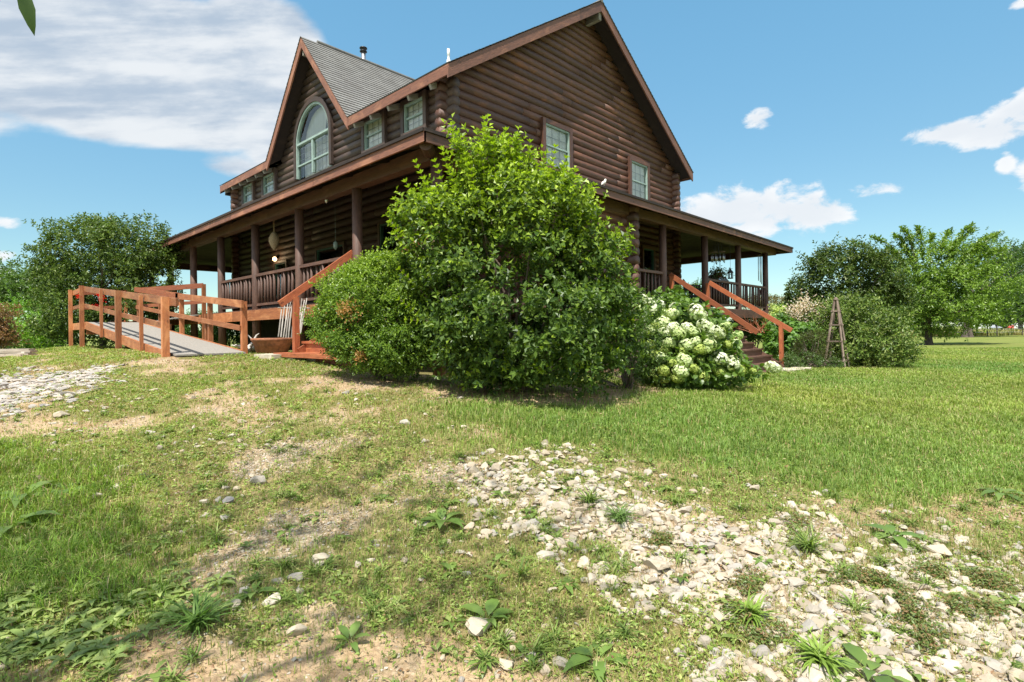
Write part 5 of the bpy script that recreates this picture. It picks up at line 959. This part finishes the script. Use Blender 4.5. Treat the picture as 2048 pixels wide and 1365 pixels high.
def tuft(x, y, h, n, label, group, cols=WC2, w=.005, lean=.8, name='grass_tuft'):
    q = onground(x, y); V, T, C = tuft_arr((0, 0, 0), h, n, np.random.default_rng(int(x * 3 + y)), cols, w, lean); tag(link(name, npmesh(name, V, T, C), M['grass'], None, q), label, 'grass', group)
gt = 'separate grass tufts'
tuft(395, 1262, .20, 110, 'dark spiky grass tuft with long arching blades on the dirt, lower left', gt, [(.10, .19, .04), (.14, .23, .05)])
tuft(1240, 1045, .16, 90, 'grass tuft with arching blue green blades at the top of the rubble', gt, [(.13, .22, .06), (.17, .26, .08)]); tuft(1180, 1010, .15, 80, 'grass tuft rising among stones at the far left corner of the rubble', gt)
tuft(1045, 1160, .16, 30, 'thin upright weed with narrow leaves between centre and rubble', gt, lean=.5); tuft(1620, 1105, .18, 90, 'tall straggling grass tuft in the middle of the right rubble', gt)
tuft(1500, 1240, .13, 80, 'broad bladed bright grass tuft in the lower middle of the rubble', gt, [(.20, .31, .05), (.26, .37, .07)], .008, 1.1); tuft(1640, 1330, .14, 80, 'bright grass tuft on the rubble close to the bottom edge', gt, [(.20, .31, .05), (.26, .37, .07)], .008, 1.1)
scatter_arr('small_grass_tufts', [tuft_arr(q, rng.uniform(.04, .11), 34, rng, WC2, .0045, 1.1) for q in pick(26, 1.7, 9, lambda m, x, y: (1 - m['lawn']) * np.where(m['st'] > .3, .5 * (fbm(x * 1.6, y * 1.6, 73) > .48), .3) * (1 - .9 * m['sl']), 403)], 'small grass tufts pushing up between stones and bare soil', 'grass', 'grass')
def creep_arr(q, s, rng):
    n = 330; a = rng.uniform(0, 6.28, n); r_ = s * np.sqrt(rng.uniform(0, 1, n)); p = np.stack([np.cos(a) * r_, np.sin(a) * r_ * .8, rng.uniform(.01, .08, n) * (1 - r_ / s * .6)], 1)
    return leaves(p + np.array(q), rng.normal(size=(n, 3)) * [1, 1, .4], rng.normal(size=(n, 3)) * .4 + [0, 0, 1], rng.uniform(.012, .028, n), rng.uniform(.006, .012, n), palette(n, [(.13, .19, .05), (.17, .24, .07), (.28, .17, .08)], rng), .15, .15)
scatter_arr('creeping_weeds', [creep_arr(onground(x + rng.normal() * 14, y + rng.normal() * 10), rng.uniform(.05, .13), rng) for x, y in ((1700, 1155), (1765, 1170), (1800, 1195), (1870, 1160), (1940, 1140), (1990, 1165), (1830, 1240), (1910, 1215), (1980, 1235), (1590, 1060), (1480, 1230), (1540, 1280), (1870, 1290), (1320, 1090), (1480, 1170)) for _ in range(3)], 'low dark green bushy weeds sprawling over the pale rubble at the right')
scatter_arr('lawn_clover', [rosette_arr(q, rng.uniform(.03, .06), 7, rng, .5, [(.16, .27, .05), (.21, .33, .07)], .6) for q in pick(13, 3.5, 13, lambda m, x, y: m['lawn'] * (fbm(x * .7, y * .7, 75) > .5), 404)], 'patches of clover and plantain growing in the lawn')
# paving by the stairs
def flag(x, y, w, d, lab, rot=0.0):
    q = onground(x, y); rd_ = random.Random(int(x)); pts = []
    for (a, b_) in ((-1, -1), (0, -1.04), (1, -1), (1.03, 0), (1, 1), (0, 1.03), (-1, 1), (-1.02, 0)): u, v = a * w / 2 * rd_.uniform(.95, 1.04), b_ * d / 2 * rd_.uniform(.95, 1.04); pts.append((u * math.cos(rot) - v * math.sin(rot), u * math.sin(rot) + v * math.cos(rot), .05))
    mb = MB(); mb.slab(pts, .1); o = link('paving_slab', mb.mesh('paving_slab'), M['flag'], None, q); tag(o, lab, 'paving slab', 'paving slabs by the stairs')
flag(565, 713, .75, .62, 'pale paving slab in front of the front steps, furthest left', .1); flag(612, 716, .7, .6, 'pale paving slab directly below the front steps, middle one', -.05); flag(655, 722, .6, .5, 'pale paving slab next to the small leaved rounded bush', .1)
flag(1575, 742, .9, .6, 'grey brown paving slab at the foot of the side steps', -.1); flag(1602, 739, .5, .5, 'small paving slab just right of the side steps', .2)
# ------------------------------------------------------------------ things round the house
def PX(px, py, X): r, u = ray(px, py); F = (X - CAM[0]) / (FW[0] + RT[0] * r); return P(px, py, F)
q = P(545, 690, 11.0); q.z = G(q.x, q.y); t_ = thing('planter_tub', q, 'wide low terracotta tub standing on the grass by the front steps', 'tub')
mb = MB(); mb.lathe(q, [(.24, 0), (.30, .05), (.335, .17), (.35, .175), (.35, .20), (.36, .21), (.385, .27), (.40, .28), (.40, .32), (.37, .325), (.355, .29), (.30, .24), (.01, .23)], 36); mb.build('tub', M['terra'], t_, True); MB().lathe(q, [(.34, .235), (.30, .255), (.02, .26)], 24).build('soil', M['brown'], t_)
rd = random.Random(9); q = P(510, 672, 11.6); q.z = G(q.x, q.y); mb = MB()
for k in range(17):
    a = rd.uniform(0, 6.28); p = Vector((q.x + rd.uniform(-.15, .2), q.y + rd.uniform(-.2, .2), q.z + rd.uniform(0, .12))); d = Vector((math.cos(a), math.sin(a), rd.uniform(0, .9))).normalized(); pts = [p]
    for i in range(5): d = (d + Vector((rd.uniform(-.6, .6), rd.uniform(-.6, .6), rd.uniform(-.4, .45)))).normalized(); p = p + d * rd.uniform(.06, .11); pts.append(p)
    mb.tube(pts, [.035, .038, .03, .025, .018, .008], 7, wob=.2)
tag(mb.build('driftwood', M['drift'], None, True, q), 'gnarled white driftwood root lying between the ramp and the terracotta tub', 'driftwood')
q = Vector((.1, 3.95, G(.1, 3.95))); t_ = thing('stick_trellis', q, 'fan of pale peeled sticks leaning on the porch edge behind the front newel post', 'trellis')
for bx_, by_, tx, ty in ((557, 674, 564, 612), (562, 675, 570, 607), (567, 676, 576, 604), (572, 677, 581, 605), (577, 677, 586, 600), (583, 678, 591, 603), (590, 676, 598, 600), (596, 674, 604, 598), (599, 664, 609, 601), (601, 668, 614, 597)):
    MB().tube([PX(bx_, by_, -.08), PX((bx_ + tx) / 2 + rd.uniform(-1, 1), (by_ + ty) / 2, .16), PX(tx, ty, .39)], [.018, .017, .012], 7).build('stick', M['greywood'], t_, True)
MB().tube([PX(556, 616, .33), PX(619, 617, .33)], .014, 7).build('crossbar', M['greywood'], t_, True)
for i, (x, y, z, L) in enumerate(((-6, 704, 0, 1.3), (10, 701, 0, 1.2), (-2, 702, 1, 1.25), (14, 700, 1, 1.1), (4, 700, 2, 1.2))):
    q = RF(ray(x, y)[0] * 12.6, 12.6); q = Vector((*q, G(*q) + .03)); o = MB().bar((-L / 2 * RT[0], -L / 2 * RT[1], .03), (L / 2 * RT[0], L / 2 * RT[1], .03), .24, .05).build('timber_board', M['lumber']); o.location = q + Vector((0, 0, .055 * z)); o.rotation_euler[2] = .05 * i
    tag(o, ['board at the bottom of the timber pile on the left edge, nearest', 'board at the bottom of the timber pile, reaching furthest right', 'middle layer board of the timber pile, left one', 'middle layer board of the timber pile, right one', 'topmost board of the timber pile at the left edge'][i], 'board', 'pale timber boards piled on the grass')
# obelisk
tp_ = P(1667, 601, 16.2); q = Vector((tp_.x + .05, tp_.y - .05, G(tp_.x, tp_.y))); t_ = thing('garden_obelisk', q, 'tall narrow weathered wooden obelisk trellis in front of the glossy shrub', 'obelisk'); top = Vector((q.x, q.y, tp_.z)); cor = []
for sx, sy in ((1, 1), (1, -1), (-1, -1), (-1, 1)):
    b_ = Vector((q.x + sx * .27, q.y + sy * .27, q.z - .03)); cor.append((b_, top + Vector((sx * .03, sy * .03, 0)))); MB().bar(b_, cor[-1][1], .045, .045).build('leg', M['trelliswood'], t_)
for t in (.12, .40, .64, .84):
    for i in range(4): a, b_ = cor[i][0].lerp(cor[i][1], t), cor[(i + 1) % 4][0].lerp(cor[(i + 1) % 4][1], t); e = (b_ - a).normalized() * .05; MB().bar(a - e, b_ + e, .03, .04).build('crossbar', M['trelliswood'], t_)
MB().lathe((top.x, top.y, top.z), [(.075, 0), (.075, .02), (.05, .04), (.055, .06), (.02, .09)], 12).build('finial', M['trelliswood'], t_, True)
def potplant(loc, r, h, mat, label, fl, n=160, leafc=WC, spread=.2, name='potted_plant', cat__='plant', hang=None):
    t_ = thing(name, loc, label, cat__); mb = MB(); mb.lathe(loc, [(r * .7, 0), (r, h * .85), (r * 1.12, h * .86), (r * 1.12, h), (r * .9, h), (r * .85, h * .9)], 20); mb.build('pot', M[mat], t_, True); rng = np.random.default_rng(int(abs(loc[0]) * 100)); b_ = np.array(loc) + [0, 0, h]
    p = b_ + rng.normal(size=(n, 3)) * [spread, spread, spread * .6]; V, T, C = leaves(p, rng.normal(size=(n, 3)), rng.normal(size=(n, 3)) * .5 + [0, 0, 1], rng.uniform(.05, .1, n), rng.uniform(.03, .06, n), palette(n, leafc, rng), .15, .2); link('foliage', npmesh('foliage', V, T, C, off=tuple(loc)), M['leaf'], t_)
    for f in fl: pp = np.array(f) + rng.normal(size=(60, 3)) * .035; V, T, C = leaves(pp, rng.normal(size=(60, 3)), rng.normal(size=(60, 3)), np.full(60, .035), np.full(60, .03), palette(60, [(.75, .04, .02), (.6, .02, .02)], rng), .1, .1); link('flower', npmesh('flower', V, T, C, off=tuple(loc)), M['petal'], t_)
    if hang: mbh = MB(); [mbh.tube([(loc[0] + r * math.cos(a), loc[1] + r * math.sin(a), loc[2] + h), (loc[0], loc[1], hang)], .006, 5) for a in (0, 2.1, 4.2)]; mbh.build('hanger', M['black'], t_)
    return t_
l0 = PX(181, 642, -1.8); l0.z = RZ1 + .002; fp = lambda x, y: tuple(P(x, y, 15.4)); potplant(l0, .15, .2, 'brown', 'brown pot of red geraniums on the ramp landing behind the rail', [fp(157, 593), fp(198, 589), fp(204, 598), fp(193, 612)], 120, spread=.16)
# hanging things on the porch
q = P(548, 464, 14.6); t_ = thing('hanging_lantern', q - Vector((0, 0, .45)), 'long woven lantern hanging from a rope under the front porch roof', 'lantern')
MB().lathe((q.x, q.y, q.z), [(.02, 0), (.07, -.05), (.13, -.16), (.135, -.26), (.10, -.36), (.07, -.42), (.03, -.47), (.01, -.50)], 16).build('shade', M['rattan'], t_, True); mb = MB(); mb.tube([q, (q.x, q.y, 3.2)], .012, 6); mb.build('rope', M['rattan'], t_)
q = P(653, 398, 12.0); mb = MB(); mb.tube([q, (q.x, q.y, 3.15)], .004, 4); mb.lathe(q, [(.01, .04), (.035, .0), (.035, -.06), (.01, -.1)], 10); tag(mb.build('hanging_ornament', M['steel'], None, True, q), 'small clear ornament hanging on a string under the front porch beam', 'ornament')
q = P(671, 487, 13.5); mb = MB(); mb.tube([q, (q.x, q.y, 3.2)], .004, 4); mb.lathe(q, [(.01, .05), (.05, .02), (.055, -.1), (.01, -.16)], 10); tag(mb.build('hanging_ornament', M['green'], None, True, q), 'pale green glass ornament hanging in the deep shade of the front porch', 'ornament')
q = P(1436, 549, 18.6); potplant(tuple(q - Vector((0, 0, .1))), .16, .14, 'brown', 'leafy hanging basket in the side porch, beside the wind chimes', [], 420, [(.05, .09, .03), (.08, .12, .04)], .17, 'hanging_basket', 'hanging basket', 3.2)
def chime(px, top, bot, F, n, rad, label, L):
    q = P(px, top, F); t_ = thing('wind_chime', q, label, 'wind chime', 'wind chimes in the side porch'); MB().lathe(q, [(rad, 0), (rad, .02), (.01, .03)], 14).build('top_disc', M['brown'], t_); mb = MB(); mb.tube([q, (q.x, q.y, 3.25)], .004, 4); mb.build('string', M['black'], t_)
    for k in range(n): a = 2 * math.pi * k / n; b_ = (q.x + rad * .8 * math.cos(a), q.y + rad * .8 * math.sin(a)); MB().tube([(*b_, q.z - .05), (*b_, q.z - .05 - L * (.7 + .3 * k / n))], .014, 8).build('tube', M['steel'], t_, True)
chime(1428, 506, 530, 18.4, 6, .11, 'wind chime with short metal tubes hanging left above the basket', .34); chime(1443, 505, 530, 18.7, 6, .12, 'wind chime with short metal tubes hanging right above the basket', .34); chime(1519, 511, 578, 21.3, 5, .07, 'very long wind chime hanging by the last side porch post', 1.15)
q = P(1461, 558, 18.8); t_ = thing('candle_lantern', q, 'black metal lantern hanging in the side porch against the sky', 'lantern'); MB().lathe(q, [(.09, 0), (.09, .03), (.07, .035)], 6).build('base', M['black'], t_); mb = MB()
for k in range(6): a = math.pi * k / 3; mb.tube([(q.x + .078 * math.cos(a), q.y + .078 * math.sin(a), q.z + .03), (q.x + .078 * math.cos(a), q.y + .078 * math.sin(a), q.z + .2)], .012, 5)
mb.build('cage', M['black'], t_); MB().lathe((q.x, q.y, q.z + .2), [(.10, 0), (.10, .02), (.05, .09), (.03, .10), (.03, .14), (.01, .17)], 6).build('roof', M['black'], t_); MB().tube([(q.x, q.y, q.z + .35), (q.x, q.y, 3.2)], .005, 4).build('hook', M['black'], t_)
q = P(1522, 586, 21.6); mb = MB(); mb.box(q + Vector((-.05, -.05, -.08)), q + Vector((.05, .05, .06))); mb.add([q + Vector(v) for v in ((-.07, -.07, .06), (.07, -.07, .06), (.07, .07, .06), (-.07, .07, .06), (0, -.07, .14), (0, .07, .14))], [(0, 1, 4), (2, 3, 5), (1, 2, 5, 4), (3, 0, 4, 5), (0, 3, 2, 1)]); mb.tube([q + Vector((0, 0, .1)), (q.x, q.y, 1.7)], .005, 4); tag(mb.build('bird_house', M['redwood'], None, False, q), 'small red bird house hanging on the side porch rail by the end post', 'bird house')
# bird figure on the porch roof edge
q = Vector((10.25, .12, 3.29)); q = P(1208, 388, 0.12 and (lambda r: (.12 - CAM[1]) / (FW[1] + RT[1] * r))(ray(1208, 388)[0])); q.z = ZE + .06; mb = MB(); mb.tube([q + Vector((-.1, 0, .02)), q + Vector((-.03, 0, .08)), q + Vector((.03, 0, .10)), q + Vector((.07, 0, .17)), q + Vector((.11, 0, .17))], [.012, .035, .035, .024, .006], 8); mb.tube([q + Vector((0, 0, .08)), q + Vector((.01, 0, -.01))], .008, 5); mb.tube([q + Vector((-.16, 0, -.03)), q + Vector((-.05, 0, .06))], [.006, .014], 6)
tag(mb.build('bird_figure', M['drift'], None, True, q), 'small pale bird figure perched on the edge of the side porch roof', 'figure')
# barbecue and chairs
q = P(1434, 600, 19.2); q.z = ZD; t_ = thing('barbecue_grill', q, 'black and silver covered barbecue grill standing in the side porch', 'grill'); a = Vector
MB().box(q + a((-.35, -.28, .1)), q + a((.35, .28, .85))).build('cabinet', M['black'], t_); mb = MB(); n = 12
vs = [q + a((x, -.28 * math.cos(math.pi * k / n), .86 + .34 * math.sin(math.pi * k / n))) for x in (-.4, .4) for k in range(n + 1)]; mb.add(vs, [(k, k + 1, n + 2 + k, n + 1 + k) for k in range(n)] + [tuple(range(n + 1)), tuple(range(n + 1, 2 * n + 2))[::-1]]); mb.build('lid', M['steel'], t_); MB().box(q + a((-.7, -.25, .84)), q + a((-.42, .25, .88))).build('side_shelf', M['black'], t_); MB().tube([q + a((-.3, -.30, 1.0)), q + a((.3, -.30, 1.0))], .015, 8).build('handle', M['steel'], t_)
def chair(q, rot, label):
    t_ = thing('porch_chair', q, label, 'chair', 'black chairs in the side porch'); c, s = math.cos(rot), math.sin(rot); T = lambda x, y, z: q + Vector((x * c - y * s, x * s + y * c, z))
    MB().slab([T(-.25, -.25, .44), T(.25, -.25, .44), T(.25, .25, .44), T(-.25, .25, .44)], .04).build('seat', M['black'], t_)
    for x, y in ((-.24, -.24), (.24, -.24), (.24, .24), (-.24, .24)): MB().bar(T(x, y, 0), T(x, y, .64 if y < 0 else .95), .03, .03).build('leg', M['black'], t_)
    mb = MB(); [mb.bar(T(-.2 + .1 * k, .25, .5), T(-.2 + .1 * k, .27, .95), .035, .02) for k in range(5)]; mb.bar(T(-.25, .27, .95), T(.25, .27, .95), .03, .06); mb.build('backrest', M['black'], t_)
    for x in (-.25, .25): MB().bar(T(x, -.25, .65), T(x, .26, .65), .05, .03).build('armrest', M['black'], t_)
for (x, F, r_, lab) in ((1385, 18.2, .4, 'black chair in the side porch at the top of the steps, nearer one'), (1398, 20.2, -.5, 'black chair in the side porch, further one behind the post')):
    q = P(x, 615, F); q.z = ZD; chair(q, r_, lab)
q = P(1388, 612, 19.2); q.z = ZD; t_ = thing('porch_table', q, 'dark slatted table between the chairs of the side porch', 'table'); MB().lathe(q + Vector((0, 0, .70)), [(.45, 0), (.45, .03)], 24).build('table_top', M['black'], t_)
for k in range(4): MB().tube([q + Vector((.1 * math.cos(k * 1.57), .1 * math.sin(k * 1.57), .7)), q + Vector((.35 * math.cos(k * 1.57), .35 * math.sin(k * 1.57), 0))], .02, 6).build('leg', M['black'], t_)
bare('dead reddish plant with dry leaves beside the lower side step rail', P(1512, 668, 15.2), 22, .6, .5, 14, 'redwood', 'dry_plant', .9, .007)
# ------------------------------------------------------------------ far field
grass('tall_field_grass', 60, 72, 110, 131, lambda m, x, y: (m['r'] > 30) * (m['f'] > 74) * 1.0, .75, .03, [(.30, .28, .10), (.38, .33, .13), (.20, .24, .06)], 'tall golden grass of the far field beyond the wire fence', pw=0, wpw=.5, dead=.4)
fpts = [RF(ray(x, 665)[0] * F, F) for x, F in ((1740, 73), (1800, 73), (1850, 73), (1891, 73), (1945, 73), (1975, 73), (1994, 73), (2045, 73), (2100, 73))]
t_ = thing('wire_fence', (*fpts[4], G(*fpts[4])), 'thin wire fence on dark posts along the edge of the far field', 'fence')
for p in fpts: MB().tube([(*p, G(*p) - .1), (*p, G(*p) + 1.35)], .06, 6).build('post', M['bark'], t_)
for h in (.5, .9, 1.25): MB().tube([(*p, G(*p) + h) for p in fpts], .015, 4, cap=False).build('wire', M['steel'], t_)
def far_house(x, F, w, h, d, roofm, wallm, label, rh):
    q = RF(ray(x, 660)[0] * F, F); q = Vector((*q, G(*q))); t_ = thing('farm_building', q, label, 'building'); mb = MB(); mb.box(q + Vector((-w / 2, -d / 2, 0)), q + Vector((w / 2, d / 2, h))); mb.build('wall', wallm, t_)
    mb = MB(); A = lambda sx, y, z: q + Vector((sx * (w / 2 + .4), y, z)); mb.add([A(-1, -d / 2 - .4, h), A(1, -d / 2 - .4, h), A(1, 0, h + rh), A(-1, 0, h + rh), A(-1, d / 2 + .4, h), A(1, d / 2 + .4, h)], [(0, 1, 2, 3), (3, 2, 5, 4), (0, 3, 4), (1, 5, 2)]); mb.build('roof', roofm, t_)
    for k in range(int(w / 3)): MB().box(q + Vector((-w / 2 + 1 + k * 3, -d / 2 - .05, 1)), q + Vector((-w / 2 + 2.2 + k * 3, -d / 2 + .02, h - .8))).build('window', M['room'], t_)
M['redroof'] = plain('red_roof', (.40, .07, .05)); M['redcar'] = plain('red_paint', (.5, .05, .03), .3); M['greyroof'] = plain('grey_roof', (.2, .2, .2))
far_house(2035, 150, 20, 3.2, 9, M['redroof'], M['white'], 'white farm building with a red roof at the right edge beyond the field', 3); far_house(1975, 165, 14, 2.6, 8, M['greyroof'], M['white'], 'low white building left of the red roofed one, beyond the field', 1.2)
def far_car(x, F, mat, label):
    q = RF(ray(x, 660)[0] * F, F); q = Vector((*q, G(*q))); t_ = thing('parked_car', q, label, 'car', 'cars parked beyond the field'); mb = MB(); pr_ = [(-2.2, .3), (-2.25, .8), (-1.3, .95), (-.8, 1.4), (.7, 1.42), (1.3, .95), (2.2, .85), (2.25, .3)]
    mb.add([q + Vector((a_, s * .85, z_)) for s in (-1, 1) for a_, z_ in pr_], [tuple(range(8)), tuple(range(8, 16))[::-1]] + [(i, 8 + i, 8 + (i + 1) % 8, (i + 1) % 8) for i in range(8)]); mb.build('body', M[mat], t_)
    for sx in (-1.4, 1.4):
        for sy in (-.86, .86): MB().tube([q + Vector((sx, sy - .1, .33)), q + Vector((sx, sy + .1, .33))], .33, 14).build('wheel', M['black'], t_)
    MB().box(q + Vector((-.75, -.87, .98)), q + Vector((.65, .87, 1.33))).build('window', M['room'], t_)
far_car(2018, 128, 'redcar', 'red car parked beyond the field by the red roofed building'); far_car(1945, 130, 'white', 'white car parked beyond the field, seen right of the second tree trunk'); far_car(1992, 132, 'steel', 'silver car parked beyond the field between the white and red cars')
# ------------------------------------------------------------------ tree over the camera that drops its shade on the yard and one leaf into view
q = RF(-3.4, -1.2); tz_ = G(*q); t_ = thing('overhanging_tree', (*q, tz_), 'tree just outside the view whose single leaf hangs down at the top left', 'tree')
mb = MB(); top = Vector((q[0], q[1], 1.6)); mb.tube([(q[0], q[1], tz_ - .1), (q[0] + .05, q[1], 0), top], [.16, .13, .11], 12, wob=.05); mb.build('trunk', M['bark'], t_)
rng = np.random.default_rng(91); n = 900; cc = np.array([*RF(-2.6, .2), 3.6]); u = unit(rng.normal(size=(n * 2, 3))); p = cc + u * np.array([2.6, 2.6, 1.5]) * rng.uniform(.3, 1, (n * 2, 1)); r_, f_ = w2rf(p[:, 0], p[:, 1]); keep = (p[:, 2] > .75 * np.maximum(f_, 0) + .9) & (sines(92, 1.6)(p) > -.1); p = p[keep][:n]; out = unit(p - cc)
(V, T, C), _ = twigs(p, out, rng, .25, 6, .09, .04, GREEN, up=-.2); r_, f_ = w2rf(V[:, 0], V[:, 1]); link('crown', npmesh('crown', V, T, C, off=(*q, tz_)), M['leaf'], t_)
mb = MB(); stems(mb, top, [tuple(x) for x in p[::22]], .05, 5, .08); mb.build('branch', M['bark'], t_)
tipL = P(66, 64, 1.5); midL = P(50, 0, 1.5); st0 = P(38, -45, 1.5)
d = np.array(tipL - st0); Lf = float(np.linalg.norm(d)); V, T, C = leaves(np.array([st0]), d[None], np.array([[-FW[0] * .8 + RT[0] * .5, -FW[1] * .8 + RT[1] * .5, .1]]), np.array([Lf]), np.array([.036]), np.array([[.05, .10, .012]]), .12, .1, 2)
lf = link('leaf', npmesh('leaf', V, T, C, smooth=True, off=(*q, tz_)), M['leaf'], t_); mb = MB(); mb.tube([st0, st0 + Vector((-.01, 0, .08)), P(10, -300, 1.5), tuple(p[np.argmin(np.linalg.norm(p - np.array(P(10, -300, 1.5)), axis=1))])], [.002, .003, .005, .007], 5); mb.build('twig', M['twig'], t_)
